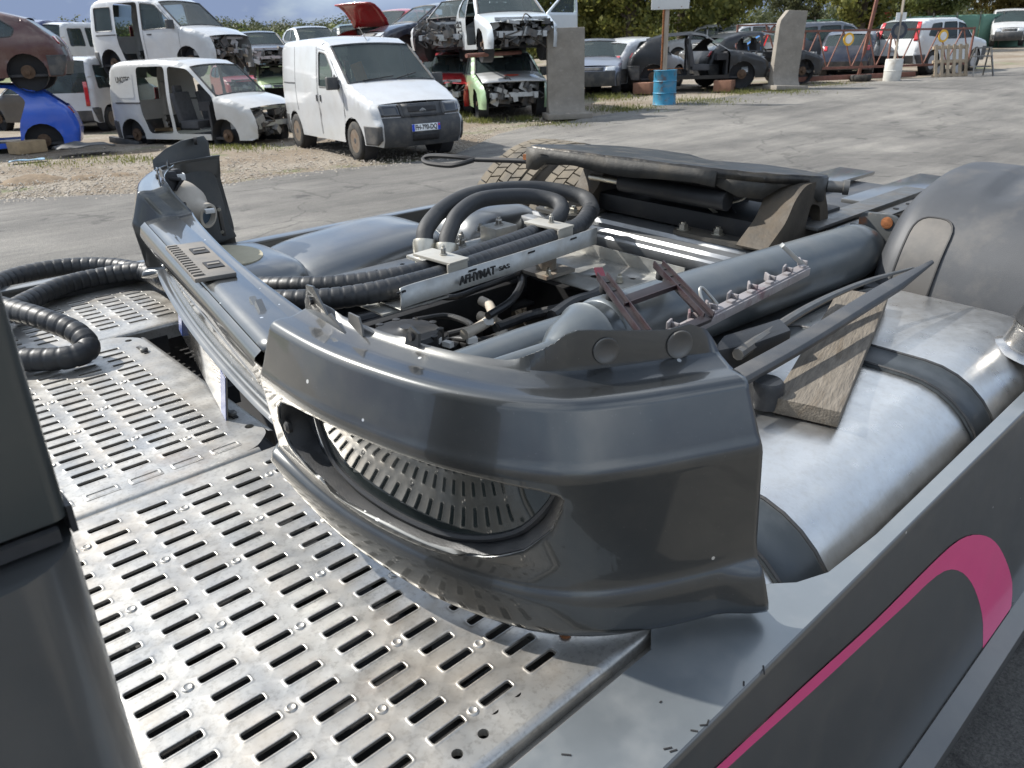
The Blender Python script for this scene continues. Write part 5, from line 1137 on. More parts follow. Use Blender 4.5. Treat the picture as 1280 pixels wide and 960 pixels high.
def roadmat():
    m = bpy.data.materials.new('worn_asphalt'); m.use_nodes = True; t = m.node_tree; n = t.nodes; l = t.links; b = n['Principled BSDF']; b.inputs['Roughness'].default_value = .88
    c = n.new('ShaderNodeTexCoord'); mp_ = n.new('ShaderNodeMapping'); mp_.inputs['Rotation'].default_value = (0, 0, R(40)); mp_.inputs['Scale'].default_value = (.35, 2.2, 1); l.new(c.outputs['Object'], mp_.inputs[0])
    def nz(src, sc_, det=6, ro=.65):
        q = n.new('ShaderNodeTexNoise'); q.inputs['Scale'].default_value = sc_; q.inputs['Detail'].default_value = det; q.inputs['Roughness'].default_value = ro; l.new(src, q.inputs[0]); return q.outputs[0]
    def ramp(src, a, ca, d, cd):
        r = n.new('ShaderNodeValToRGB'); e = r.color_ramp.elements; e[0].position = a; e[0].color = ca + (1,); e[1].position = d; e[1].color = cd + (1,); l.new(src, r.inputs[0]); return r.outputs[0]
    base = ramp(nz(c.outputs['Object'], .5, 7), .35, (.185, .178, .165), .65, (.27, .258, .238))
    streak = ramp(nz(mp_.outputs[0], 1.0, 8, .75), .36, (.70, .70, .70), .64, (1.12, 1.11, 1.08))
    grain = ramp(nz(c.outputs['Object'], 120, 5, .85), .36, (.45, .45, .45), .66, (1.45, 1.43, 1.40))
    patch_ = ramp(nz(c.outputs['Object'], .16, 5), .43, (.66, .66, .67), .57, (1, 1, 1))
    def mul(a, d):
        q = n.new('ShaderNodeMixRGB'); q.blend_type = 'MULTIPLY'; q.inputs[0].default_value = 1; l.new(a, q.inputs[1]); l.new(d, q.inputs[2]); return q.outputs[0]
    # hairline cracks and oily drips
    dz = n.new('ShaderNodeVectorMath'); dz.operation = 'MULTIPLY_ADD'; nq = n.new('ShaderNodeTexNoise'); nq.inputs['Scale'].default_value = .9; nq.inputs['Detail'].default_value = 5; l.new(c.outputs['Object'], nq.inputs[0])
    l.new(nq.outputs['Color'], dz.inputs[0]); dz.inputs[1].default_value = (1.6, 1.6, 0); l.new(c.outputs['Object'], dz.inputs[2])
    vo = n.new('ShaderNodeTexVoronoi'); vo.feature = 'DISTANCE_TO_EDGE'; vo.inputs['Scale'].default_value = .33; l.new(dz.outputs[0], vo.inputs['Vector'])
    crack = ramp(vo.outputs['Distance'], .002, (.62, .62, .62), .007, (1, 1, 1))
    drip = ramp(nz(c.outputs['Object'], 2.6, 4, .6), .30, (.55, .55, .56), .37, (1, 1, 1))
    l.new(mul(mul(mul(mul(mul(base, streak), grain), patch_), crack), drip), b.inputs['Base Color'])
    bp = n.new('ShaderNodeBump'); bp.inputs['Distance'].default_value = .012; l.new(nz(c.outputs['Object'], 110, 4, .8), bp.inputs['Height']); l.new(bp.outputs[0], b.inputs['Normal']); return m
RDM = roadmat()
bd = [(-260, 268), (-100, 258), (0, 252), (90, 247), (180, 243), (260, 234), (330, 224), (430, 212), (500, 205), (560, 198), (600, 180), (625, 168), (660, 160), (700, 156), (740, 147), (850, 129), (960, 115), (1060, 106), (1160, 97), (1290, 83), (1420, 72)]
bw = [G(*q) for q in bd]
edge_ = []
for a, b in zip(bw, bw[1:]):
    k = max(2, int((b-a).length/.35))
    for j in range(k): q = a.lerp(b, j/k); d = .16*noise.noise((q.x*1.3, q.y*1.3, 2))+.08*noise.noise((q.x*4, q.y*4, 5)); edge_.append((q.x+d, q.y+d))
edge_.append((bw[-1].x, bw[-1].y))
poly = edge_ + [(60, -40), (-40, -60), (-50, 10)]
rm = MB(); V, F = cdt(poly, [], 1.6); rm.add([(x, y, GZ(x, y)+.022) for x, y in V], F); ro = rm.build('road', RDM, None, smooth=80); ro['kind'] = 'structure'
# hill with field, distant ridge
HILL = M('hill_grass', (.105, .12, .045), .95, 0, .35, .05, dirt=((.17, .15, .07), .6, .018, .45, .62))
def terrain(name, az0, az1, r0, r1, hf, mat, nr=26, naz=70):
    mb = MB(); vs = []
    for i in range(nr+1):
        r_ = r0*(r1/r0)**(i/nr)
        for k in range(naz+1):
            a = YAW+R(az0+(az1-az0)*k/naz); vs.append((r_*math.cos(a), r_*math.sin(a), hf(r_, math.degrees(a-YAW), i/nr)))
    mb.add(vs, [(i*(naz+1)+k, (i+1)*(naz+1)+k, (i+1)*(naz+1)+k+1, i*(naz+1)+k+1) for i in range(nr) for k in range(naz)])
    o = mb.build(name, mat, None, smooth=80); o['kind'] = 'structure'; return o
def hh(r_, a, t):
    s = sst(0, 1, t); left = sst(-5, 15, a); return -.4 + s*(8.0*(.45+.55*left)+2.2*noise.noise((a*.09, 0, 3))+1.5*noise.noise((a*.05, t*2, 8)))*(1-.0*t)
terrain('hill', -75, 75, 90, 420, hh, HILL)
def h2(r_, a, t): return -3+sst(0, .8, t)*(38+26*noise.noise((a*.035, 1, 3))+9*noise.noise((a*.15, 4, 3)))*(.55+.45*sst(-40, 5, -a))
FORM = M('far_forest', (.032, .045, .018), .95, 0, .5, .05, bump=2.5, bs=.12)
terrain('hills', -75, 75, 700, 1900, h2, FORM, 20, 90)
# ------------------------------------------------------------------ foliage
def leafmat(name, a, b):
    m = bpy.data.materials.new(name); m.use_nodes = True; t = m.node_tree; n = t.nodes; l = t.links; p = n['Principled BSDF']; p.inputs['Roughness'].default_value = .6
    g = n.new('ShaderNodeNewGeometry'); r = n.new('ShaderNodeValToRGB'); r.color_ramp.elements[0].color = a + (1,); r.color_ramp.elements[1].color = b + (1,)
    l.new(g.outputs['Random Per Island'], r.inputs[0]); l.new(r.outputs[0], p.inputs['Base Color'])
    tr = n.new('ShaderNodeBsdfTranslucent'); l.new(r.outputs[0], tr.inputs[0]); ms = n.new('ShaderNodeMixShader'); ms.inputs[0].default_value = .45
    l.new(p.outputs[0], ms.inputs[1]); l.new(tr.outputs[0], ms.inputs[2]); l.new(ms.outputs[0], n['Material Output'].inputs[0]); MATS[name] = m; return m
LF1 = leafmat('leaf_olive', (.095, .115, .025), (.25, .245, .06)); LF2 = leafmat('leaf_dark', (.055, .08, .022), (.16, .18, .05)); LF3 = leafmat('leaf_far', (.055, .066, .028), (.095, .105, .045)); LF4 = leafmat('leaf_autumn', (.10, .085, .02), (.20, .16, .045))
BARK = M('bark', (.085, .068, .05), .95, 0, .3, 4., bump=.02, bs=9)
def leafquad(vs, fs, c, s, rnd, nb=None):
    d = Vector((rnd.gauss(0, 1), rnd.gauss(0, 1), rnd.gauss(0, 1)+.6)).normalized()
    if nb is not None: d = (d*.55+nb).normalized()
    u = d.orthogonal().normalized(); u.rotate(Matrix.Rotation(rnd.uniform(0, 6.28), 3, d)); w_ = d.cross(u); k = len(vs)
    vs += [c-u*s, c+w_*s*.55, c+u*s, c-w_*s*.55]; fs.append((k, k+1, k+2, k+3))
def tree_mesh(h, cr_, seed, nclump, per, leaf, crown0=.28, asp=1.15):
    rnd = random.Random(seed); tb = MB(); pth = [Vector((0, 0, -.1))]; q = Vector((0, 0, 0))
    for k in range(7): q = q+Vector((rnd.gauss(0, .12), rnd.gauss(0, .12), h*.8/7)); pth.append(q.copy())
    P = cr_path(pth, 3); tb.tube(P, [.035*h*(1-.88*i/(len(P)-1)) for i in range(len(P))], 9)
    ends = []
    for k in range(26):
        t = rnd.uniform(crown0*.9, .95); i = int(t*(len(P)-1)); b = P[i]; a = rnd.uniform(0, 6.28); ln = cr_*rnd.uniform(.5, .95)*(1-.5*abs(t-.5)); el = rnd.uniform(.1, .7)
        e = b+Vector((math.cos(a)*math.cos(el), math.sin(a)*math.cos(el), math.sin(el)))*ln; md = b.lerp(e, .5)+Vector((0, 0, -.06*ln)); r0 = .012*h*(1-t*.6)
        pp = cr_path([b, md, e], 4); tb.tube(pp, [r0*(1-.8*j/(len(pp)-1)) for j in range(len(pp))], 5); ends += [pp[-1], pp[-3], pp[-5]]
    vs = []; fs = []; cz = h*(.5+crown0*.5)
    for k in range(nclump):
        if k < len(ends): c = ends[k]
        else:
            while True:
                v = Vector((rnd.uniform(-1, 1), rnd.uniform(-1, 1), rnd.uniform(-1, 1)))
                if .35 < v.length < 1: break
            lump = 1+.28*noise.noise(v*2.2+Vector((seed, 0, 0))); c = Vector((v.x*cr_*lump, v.y*cr_*lump, cz+v.z*(h*(1-crown0)/2)*lump))
        rc = cr_*rnd.uniform(.10, .21)
        for j in range(per):
            o = Vector((rnd.gauss(0, 1), rnd.gauss(0, 1), rnd.gauss(0, .7)))*rc*.6; leafquad(vs, fs, c+o, leaf*rnd.uniform(.7, 1.4), rnd, (o.normalized()+Vector((c.x, c.y, c.z-cz)).normalized()).normalized())
    return tb, vs, fs
def plant_tree(label, name, loc, h, cr_, seed, lf, nclump=260, per=60, leaf=.12, group=None, crown0=.12, cat='tree'):
    tb, vs, fs = tree_mesh(h, cr_, seed, nclump, per, leaf, crown0); root = thing(name, label, cat, Matrix.Translation(loc), group)
    tb.build('trunk', BARK, root, smooth=60); me = bpy.data.meshes.new('crown'); me.from_pydata([tuple(v) for v in vs], [], fs); me.materials.append(lf); o = bpy.data.objects.new('crown', me); COL.objects.link(o); o.parent = root; return root
def far_wood(name, az0, az1, r0, r1, n_, hmin, hmax, seed, lf, quads=110, ls=.75):
    rnd = random.Random(seed); vs = []; fs = []
    for k in range(n_):
        a_ = rnd.uniform(az0, az1); r_ = rnd.uniform(r0, r1); a = YAW+R(a_); t = math.log(r_/90)/math.log(420/90); z0 = hh(r_, a_, max(0, min(1, t))) if r_ > 90 else 0
        h = rnd.uniform(hmin, hmax); cr_ = h*rnd.uniform(.28, .42); b = Vector((r_*math.cos(a), r_*math.sin(a), z0))
        for j in range(quads):
            v = Vector((rnd.gauss(0, .5), rnd.gauss(0, .5), rnd.gauss(0, .45))); v = v.normalized()*min(v.length, 1.05)**.7
            leafquad(vs, fs, b+Vector((v.x*cr_, v.y*cr_, h*.52+v.z*h*.46)), ls*rnd.uniform(.6, 1.3), rnd, v.normalized())
    me = bpy.data.meshes.new(name); me.from_pydata([tuple(v) for v in vs], [], fs); me.materials.append(lf); o = bpy.data.objects.new(name, me); COL.objects.link(o); o['kind'] = 'stuff'; return o
far_wood('far_wood', 3, 42, 290, 415, 640, 5.5, 9.5, 5, LF3, 120, .5)['label'] = 'distant mixed wood on the hillside'
far_wood('far_wood', -45, 4, 230, 390, 300, 7, 13, 6, LF3, 110, .6)
far_wood('thicket', -14.5, 0, 62, 80, 24, 3.5, 6.5, 9, LF1, 520, .22)
far_wood('thicket', -42, -17, 75, 95, 34, 2.0, 3.6, 10, LF2, 380, .24)
far_wood('far_hedge', 8, 40, 150, 210, 90, 3, 6, 8, LF2, 70, .45)
for lab, px, dist, h, cr_, sd, lf in (
  ('broad olive-green tree behind the silver front-end wreck', 655, 46, 9.5, 3.1, 11, LF2), ('tall leafy tree with dark trunk left of the white sign', 792, 43, 11, 3.3, 12, LF1), ('low bushy yellow-green tree above the white hatchback', 745, 47, 6.5, 2.6, 13, LF1),
  ('wide tree crown right of the white sign', 895, 45, 10, 3.4, 14, LF1), ('dark tree at the edge of the wood above the black body shell', 850, 56, 10, 3.2, 18, LF2),
  ('round tree above the grey people carrier', 1062, 52, 8.5, 2.6, 15, LF1), ('dark tree behind the green screen fence beside the thin post', 1150, 62, 9, 2.9, 16, LF2), ('reddish autumn tree behind the screen fence at the right edge', 1235, 66, 8.5, 3.4, 17, LF4), ('half-bare tree behind the leaning concrete slab', 985, 70, 8, 2.4, 19, LF3), ('small olive tree between the far dump and the red truck', 1110, 70, 8, 3, 20, LF1)):
    d = G(px, 140); v = Vector((d.x-CW.translation.x, d.y-CW.translation.y)).normalized()*dist; plant_tree(lab, 'leafy_tree', (v.x, v.y, GZ(v.x, v.y)-.1), h, cr_, sd, lf, group='trees behind the scrapyard')
# ------------------------------------------------------------------ cars in the yard
def put(px, py, z=0.): q = G(px, py); return Vector((q.x, q.y, GZ(q.x, q.y)+z))
def block(loc, w_=.5, d=.4, h=.24, rot=0., mat=None, label='', name='support_block', cat='block'):
    mm = MB(); mm.box((0, 0, h/2), (w_, d, h)); o = mm.build(name, mat or M('block_wood', (.34, .25, .15), .9, 0, .25, 6., bump=.006, bs=20), None, bevel=.012); o.matrix_world = Matrix.Translation(loc) @ Matrix.Rotation(rot, 4, 'Z'); tag(o, label, cat); return o
# white panel van
q1, q2 = put(451, 200), put(553, 188.5); ax_ = (q2-q1).normalized(); fwd = Vector((ax_.y, -ax_.x, 0)); dg = math.degrees(math.atan2(fwd.y, fwd.x))
mid = (q1+q2)/2 - fwd*1.36
va = car('jumpy', 'white panel van with black front bumper parked on the gravel', WHITE, mid, dg+43.5, name='panel_van', cat='van', wheels='steel', lamps=False, winskip=())
vr = va['root']; P_ = va['patch']
for s in (1, -1):
    P_('headlight', M('dark_lamp', (.015, .016, .02), .1, 0, .1, 8., coat=1.), 3.08, 3.92, s*.56, s*1.0, .016); P_('lamp_divider', TRIM, 3.0, 4.0, s*.50, s*.56, .018)
P_('grille', TRIM, 3.0, 3.98, -.5, .5, .012); P_('grille_slot', BLACK, 3.35, 3.75, -.36, .36, .020); P_('grille_slot', BLACK, 3.0, 3.18, -.34, .34, .024); P_('intake', BLACK, .75, 1.35, -.34, .34, .010)
def sfr(y, z): return Matrix.Translation((2.315, y, z)) @ Matrix.Rotation(R(90), 4, 'Z') @ Matrix.Rotation(R(90), 4, 'X')
mm = MB(); mm.box((2.318, 0, .53), (.008, .52, .11)); npl = mm.build('number_plate', M('plate_pale', (.78, .80, .80), .3), vr, bevel=.002)
mm = MB(); mm.box((2.3235, -.237, .53), (.004, .046, .106)); mm.build('plate_band', M('plate_band_blue', (.015, .06, .5), .4), npl)
mm = MB(); mm.box((2.3235, .237, .53), (.004, .046, .106)); mm.build('plate_band', M('plate_band_blue', (.015, .06, .5), .4), npl); mm = MB(); mm.box((2.3265, .237, .56), (.003, .03, .03)); mm.build('plate_mark', M('plate_mark_red', (.6, .05, .04), .4), npl)
text_obj('plate_text', 'FH-780-DQ', .105, M('plate_ink', (.01, .01, .012), .5), npl, sfr(0, .53) @ Matrix.Translation((0, 0, .008)), .001, .003, .40)
for s in (1, -1):   # chevron badge
    mm = MB(); mm.bar((2.235, -.06, .78), (2.235, 0, .82), .012, .012); mm.bar((2.235, 0, .82), (2.235, .06, .78), .012, .012); mm.bar((2.235, -.06, .755), (2.235, 0, .795), .012, .012); mm.bar((2.235, 0, .795), (2.235, .06, .755), .012, .012)
mm.build('chevron_badge', JUNKL, vr)
for s in (1, -1): mirror(va, .98, 1.22, s); handle(va, .10, .96, s, v=True); handle(va, -.08, .96, s, v=True)
gap(va, [(.0, .36), (.0, 1.77), (.42, 1.73), (1.1, 1.18), (1.14, .95), (1.04, .36)], .004); gap(va, [(-.04, .34), (-.04, 1.80)], .004); gap(va, [(-1.15, .72), (-1.15, 1.82)], .004); gap(va, [(-1.95, 1.20), (-1.15, 1.20)], .012); gap(va, [(-2.15, .68), (2.0, .68)], .003, mat=WHITE)
mm = MB(); a = [Vector(va['sp'](*va['top'][6], v, 'ws', .02)) for v in (-.7, .05, .1, .75)]; b = Vector(va['sp'](1.05, 1.325, -.1, 'ws', .03))
mm.bar(a[0], Vector(va['sp'](1.17, 1.235, .02, 'ws', .03)), .02, .015); mm.bar(a[2], Vector(va['sp'](1.10, 1.285, .62, 'ws', .03)), .02, .015); mm.build('wiper', BLACK, vr)
mm = MB(); mm.tube([va['sp'](.30, 1.845, 0, 'roof', .0), va['sp'](.02, 2.02, 0, 'roof', .05)], .006, 6); mm.build('aerial', BLACK, vr)
mm = MB(); mm.box((.92, -.30, 1.18), (.12, .28, .10)); mm.build('dash_paper', M('paper_yellow', (.55, .55, .10), .7), vr); mm = MB(); mm.box((.45, -.25, 1.30), (.05, .22, .46), Matrix.Rotation(.3, 3, 'X')); mm.build('orange_jacket', M('jacket_orange', (.55, .22, .06), .8), vr, bevel=.02)
mm = MB(); mm.tube([(.80, .40+.17*math.cos(t), 1.12+.17*math.sin(t)*.8) for t in [2*math.pi*k/20 for k in range(20)]], .014, 6, closed=True); mm.build('steering_wheel', BLACK, vr)
# two small white vans, the upper standing on the stack
KW2 = carpaint('white_dusty', (.52, .52, .505), .35)
kb = put(262, 176, -.13); ka = car('kangoo', 'white stripped small van with missing doors standing on blocks', KW2, kb, 336, name='stripped_van', cat='van', open_=(0, 1), wheels='hubs', winskip=(2,), skip=('fb', 'front'), noglass=False, seed=4)
mm = MB(); mm.sheet(rpoly([(-1.08, 1.08), (-1.08, 1.58), (-1.66, 1.58), (-1.70, 1.08)], .05), [], lambda x, z: (lambda q: (q[0], q[1]-.004, q[2]))(ka['side'](x, z, -1)), .15); mm.build('blank_panel', KW2, ka['root'])
_s = ka['side'](-1.36, 1.42, -1); text_obj('side_lettering', 'UNOTEC', .17, M('ink_dark', (.03, .03, .03), .5), ka['root'], Matrix.Translation((-1.36, _s[1]-.006, 1.44)) @ Matrix.Rotation(R(90), 4, 'X') @ Matrix.Rotation(0, 4, 'Y'), .001, .003, .42)
mm = MB(); mm.box((-1.36, _s[1]-.004, 1.27), (.40, .004, .018)); mm.box((-1.36, _s[1]-.004, 1.22), (.36, .004, .014)); mm.build('side_print', M('ink_grey', (.35, .35, .35), .5), ka['root'])
gap(ka, [(-1.7, .98), (-.95, .98)], .02, nm='door_rail'); mm = MB(); mm.box((-1.75, -.72, .16), (.9, .12, .14), Matrix.Rotation(.12, 3, 'Y')); mm.build('hanging_bumper', TRIM, ka['root'], bevel=.02)
for (px, py, lb) in ((215, 172, 'wooden block under the rear of the stripped white van'), (305, 172, 'rounded sandy block under the nose of the stripped white van')): block(put(px, py), .45, .5, .22, .4, label=lb)
ku = car('kangoo', 'white small van with open side door on top of the stack', WHITE, at_h(220, 81, 20.0)-Vector((0, 0, .24)), 337, name='stacked_van', cat='van', open_=(1,), wheels='hubs', skip=('fb', 'front'), seed=5)
mirror(ku, .98, 1.15, -1); handle(ku, .15, .95, -1); gap(ku, [(-.06, .36), (-.06, 1.69), (.46, 1.63), (1.10, 1.06), (1.06, .40)], .004); gap(ku, [(-1.7, .98), (-.98, .98)], .018, nm='door_rail')
for k_, (dx, dy) in enumerate(((-.9, 0), (1.0, .2))): pass
# hulks at the left edge
c0 = put(-24, 190, -.12); cb = car('hatch', 'blue hatchback shell without doors at the bottom of the left stack', carpaint('blue', (.012, .095, .55), .15), c0, 208, name='hatchback', open_=(0, 1), wheels='hubs', skip=('ws', 'rear', 'rearg'), seed=6, trim=False)
car('hatch', 'brown-red hatchback stacked on the blue shell', carpaint('brown', (.075, .022, .018), .25, .2), Vector((c0.x, c0.y, c0.z+1.34))+RT*.12, 203, name='hatchback', wheels='hubs', seed=7, dark=True)
block(put(36, 191), .6, .4, .24, .3, label='yellowish wooden block under the blue hatchback shell')
mm = MB(); mm.sheet([(-.55, -.3), (-.2, -.42), (.35, -.36), (.6, -.1), (.5, .3), (0, .42), (-.5, .25)], [], lambda x, y: (x, y, .14+.12*noise.noise((x*3, y*3, 1))+.10*math.exp(-(x*x+y*y)*4)), .09); o = mm.build('crumpled_liner', TRIM, None, solid=.012); o.matrix_world = Matrix.Translation(put(106, 193)); tag(o, 'crumpled black plastic wheel liner on the gravel', 'car part')
mm = MB(); mm.sheet([(-.3, -.1), (.3, -.16), (.35, .1), (-.2, .15)], [], lambda x, y: (x, y, .05+.04*noise.noise((x*6, y*6, 1))), .07); o = mm.build('plastic_scrap', M('scrap_blue', (.20, .32, .42), .5), None, solid=.01); o.matrix_world = Matrix.Translation(put(32, 203)); tag(o, 'pale blue plastic scrap beside the blue hatchback', 'scrap')
car('kangoo', 'dark blue van with pale rear window behind the white stacked van', carpaint('navy', (.012, .025, .11), .15), put(98, 141, 1.25), 82, name='stacked_van', cat='van', wheels='hubs', seed=8)
car('kangoo', 'white van on the second tier behind the navy van', WHITE, put(130, 140, 1.15), 75, name='stacked_van', cat='van', wheels='hubs', seed=9)
car('hatch', 'yellow hatchback in the bottom row left of the stripped van', carpaint('yellow', (.62, .40, .03), .12), put(103, 151), 84, name='hatchback', wheels='rims', seed=10)
car('kangoo', 'white van with red lamps at the bottom behind the stripped van', WHITE, put(140, 158), 88, name='small_van', cat='van', wheels='rims', seed=11)
car('hatch', 'black wreck at the back of the left bottom row', carpaint('black', (.012, .012, .014), .12), put(72, 160), 160, name='wrecked_car', wheels='hubs', skip=('fb', 'front'), seed=12)
# behind and right of the white panel van
RED = carpaint('red', (.36, .012, .018), .15); SIL = carpaint('silver', (.42, .44, .45), .15, .4); GRY = carpaint('grey', (.12, .13, .15), .15, .3); NAVY = carpaint('dark_navy', (.014, .018, .035), .15, .2); BLK = M('car_shell_black', (.009, .0095, .011), .38, 0, .1, 4., coat=.25, crough=.15, dirt=((.08, .075, .07), .3, 3., .5, .8)); LIM = carpaint('lime', (.36, .45, .25), .15); GRN = carpaint('mint', (.33, .48, .28), .15)
car('hatch', 'dark grey wreck without front standing above the lime car', GRY, put(335, 128, 1.15), 298, name='wrecked_car', wheels='hubs', skip=('fb', 'front'), seed=13)
car('hatch', 'pale lime hatchback left of the white panel van', LIM, put(352, 128), 290, name='hatchback', wheels='rims', seed=14, skip=('fb',))
car('hatch', 'red wreck low behind the nose of the stripped van', RED, put(300, 124), 300, name='wrecked_car', wheels='hubs', skip=('fb', 'front'), seed=15)
car('hatch', 'silver hatchback nearest behind the white panel van roof', SIL, put(400, 124, 1.3), 300, name='hatchback', wheels='rims', seed=16)
car('hatch', 'grey hatchback far behind the dark wreck', GRY, put(300, 112, 1.0), 310, name='hatchback', wheels='rims', seed=17)
rc_ = car('hatch', 'red hatchback with raised bonnet in the upper tier', RED, put(500, 134, 1.35), 236, name='hatchback', wheels='hubs', skip=('hood',), seed=18)
mm = MB(); mm.loft([[(x, y, z+.02*(1-(y/.7)**2)) for y in np.linspace(-.72, .72, 8)] for x, z in ((.95, .98), (1.05, 1.18), (1.28, 1.42), (1.5, 1.56), (1.68, 1.60))], closed=False); mm.build('raised_bonnet', RED, rc_['root'], smooth=60, solid=.03)
car('hatch', 'dark navy hatchback without doors in the upper tier', NAVY, put(545, 133, 1.33), 215, name='wrecked_car', open_=(0, 1), wheels='hubs', seed=19)
car('hatch', 'black and silver wreck right of the navy hatchback', carpaint('pale_grey', (.5, .5, .5), .15), put(590, 135, 1.30), 250, name='wrecked_car', open_=(0, 1), wheels='hubs', skip=('fb', 'front', 'hood'), seed=20)
rw = car('hatch', 'red wreck with two white bonnet stripes in the bottom row', RED, put(568, 138), 262, name='wrecked_car', wheels='hubs', skip=('fb', 'front'), seed=21)
for v in (-.28, -.02): rw['patch']('bonnet_stripe', WHITE, 3.05, 4.95, v, v+.14, .0)
car('hatch', 'silver estate behind the red striped wreck', SIL, put(530, 131), 240, name='hatchback', wheels='rims', seed=22)
sw = car('hatch', 'silver wreck with bare front end on top of the green car', carpaint('pearl', (.60, .64, .66), .12, .2), put(632, 143, 1.30), 284, name='wrecked_car', wheels='hubs', skip=('fb', 'front'), open_=(0,), seed=23)
dm = MB(); dm.sheet(rpoly([(0, 0), (0, .58), (-.55, 1.0), (-1.0, 1.05), (-1.05, 0)], .06), [rpoly([(-.1, .60), (-.55, .95), (-.95, .98), (-.95, .60)], .05)], lambda x, z: (x, .04*math.sin(z*2), z), .12)
do = dm.build('open_door', carpaint('pearl', (.6, .6, .6)), sw['root'], solid=.05); do.matrix_local = Matrix.Translation((.86, .84, .36)) @ Matrix.Rotation(R(-62), 4, 'Z')
dm = MB(); dm.sheet(rpoly([(-.1, .60), (-.55, .95), (-.95, .98), (-.95, .60)], .05), [], lambda x, z: (x, .03, z), .2); go_ = dm.build('door_glass', CG, do)
gw_ = car('hatch', 'mint green wreck with white bonnet under the silver wreck', GRN, put(628, 141), 280, name='wrecked_car', wheels='hubs', skip=('fb', 'front', 'hood'), seed=24)
mm = MB(); mm.loft([[(x, y, z+.03*(1-(y/.75)**2)) for y in np.linspace(-.75, .75, 9)] for x, z in ((.90, .98), (1.3, .92), (1.7, .86), (1.92, .80))], closed=False); bn = mm.build('white_bonnet', WHITE, gw_['root'], smooth=60, solid=.02)
mm = MB(); mm.lathe([(.16, 0), (.16, .004), (.0, .005)], (0, 0, 0), (0, 0, 1), 20); mm.build('red_oval', M('oval_red', (.6, .07, .03), .5), bn, xf=Matrix.Translation((1.52, .0, .937)) @ Matrix.Rotation(R(9), 4, 'Y') @ Matrix.Diagonal((.55, 1.1, 1, 1)))
mirror(gw_, .70, .98, 1, TRIM)
mm = MB(); mm.tube([(-.9, 0, 0), (.9, .15, .03)], .045, 10); o = mm.build('steel_pole', RUSTP, None); o.matrix_world = Matrix.Translation(put(625, 143, 1.40)-FW*1.6); tag(o, 'rusty pole lying between the green car and the silver wreck', 'pole')
for px, py, h_, lb in ((541, 132, 1.32, 'brick-brown block carrying the dark navy hatchback'), (563, 133, 1.33, 'brick-brown block carrying the black and silver wreck')): block(put(px, py), .9, .8, h_, .5, M('rust_block', (.25, .13, .085), .9, 0, .25, 6.), lb)
car('hatch', 'light grey hatchback shell just right of the concrete slab', carpaint('steel', (.17, .19, .24), .12, .3), put(742, 114), 262, name='wrecked_car', open_=(0, 1), wheels='rims', seed=25)
car('hatch', 'white hatchback seen from behind between slab and black shell', WHITE, put(793, 110), 48, name='hatchback', wheels='rims', seed=26)
bs = car('hatch', 'black body shell without doors or wheels behind the blue barrel', BLK, put(868, 112, .10), 352, name='body_shell', cat='car shell', open_=(0, 1), wheels='hubs', skip=('fb', 'front', 'ws', 'rear', 'rearg', 'wsg'), lamps=False, seed=27, noglass=True)
for px, py, lb in ((805, 117, 'brown block under the tail of the black body shell'), (905, 114, 'grey block under the nose of the black body shell')): block(put(px, py), .5, .5, .30, .3, M('rust_block', (.25, .13, .085), .9), lb)
car('suv', 'white van roof far behind the black body shell', WHITE, put(925, 82), 190, name='far_car', wheels='rims', seed=28)
car('hatch', 'bright blue hatchback behind the red frame', carpaint('sky_blue', (.03, .16, .42), .12), put(948, 88), 175, name='far_car', wheels='rims', seed=29)
car('hatch', 'silver hatchback far behind the blue one', SIL, put(905, 84), 200, name='far_car', wheels='rims', seed=30)
car('suv', 'grey people carrier behind the rusty gate', GRY, put(1030, 91), 12, name='people_carrier', wheels='rims', seed=31)
car('hatch', 'dark hatchback seen from behind through the rusty gate', NAVY, put(1062, 94), 62, name='hatchback', wheels='rims', seed=32)
ws_ = car('suv', 'white off-road car with tall red tail lamps behind the rusty gate', carpaint('suv_white', (.62, .64, .64), .15), put(1158, 90), 34, name='off_road_car', wheels='alloy', tail=False, seed=33)
for s in (1, -1): ws_['patch']('tail_light', TAILR, 8.95, 10.4, s*.82, s*1.0, .02)
ws_['patch']('number_plate', WHITEP, 11.1, 11.6, -.2, .2, .02)
0 and print('FV', at_h(1262, 55, 47), GZ(*at_h(1262, 55, 47)[:2]), at_h(1092, 44, 56), GZ(*at_h(1092, 44, 56)[:2]))
fv = car('jumpy', 'white panel van with dark grille on the far right slope', WHITE, at_h(1255, 56, 46), 243, name='panel_van', cat='van', wheels='rims', seed=34)
car('suv', 'white car roof at the back between the pillars', WHITE, put(880, 78), 170, name='far_car', wheels='rims', seed=36)

car('hatch', 'dark green hatchback in the back row above the silver hatchback', carpaint('bottle_green', (.02, .06, .04), .15), put(455, 126, 1.25), 290, name='hatchback', wheels='rims', seed=41)
car('hatch', 'black hatchback low between the panel van and the red striped wreck', BLK, put(520, 129), 265, name='wrecked_car', wheels='hubs', skip=('fb', 'front'), seed=42)
car('hatch', 'black wreck without glass just left of the leaning slab', BLK, put(940, 106, .05), 15, name='wrecked_car', open_=(0,), wheels='hubs', skip=('fb', 'front', 'ws', 'wsg'), noglass=True, seed=43)
car('kangoo', 'grey van at the back left behind the brown hatchback', GRY, put(40, 138, 1.2), 60, name='stacked_van', cat='van', wheels='hubs', seed=44)
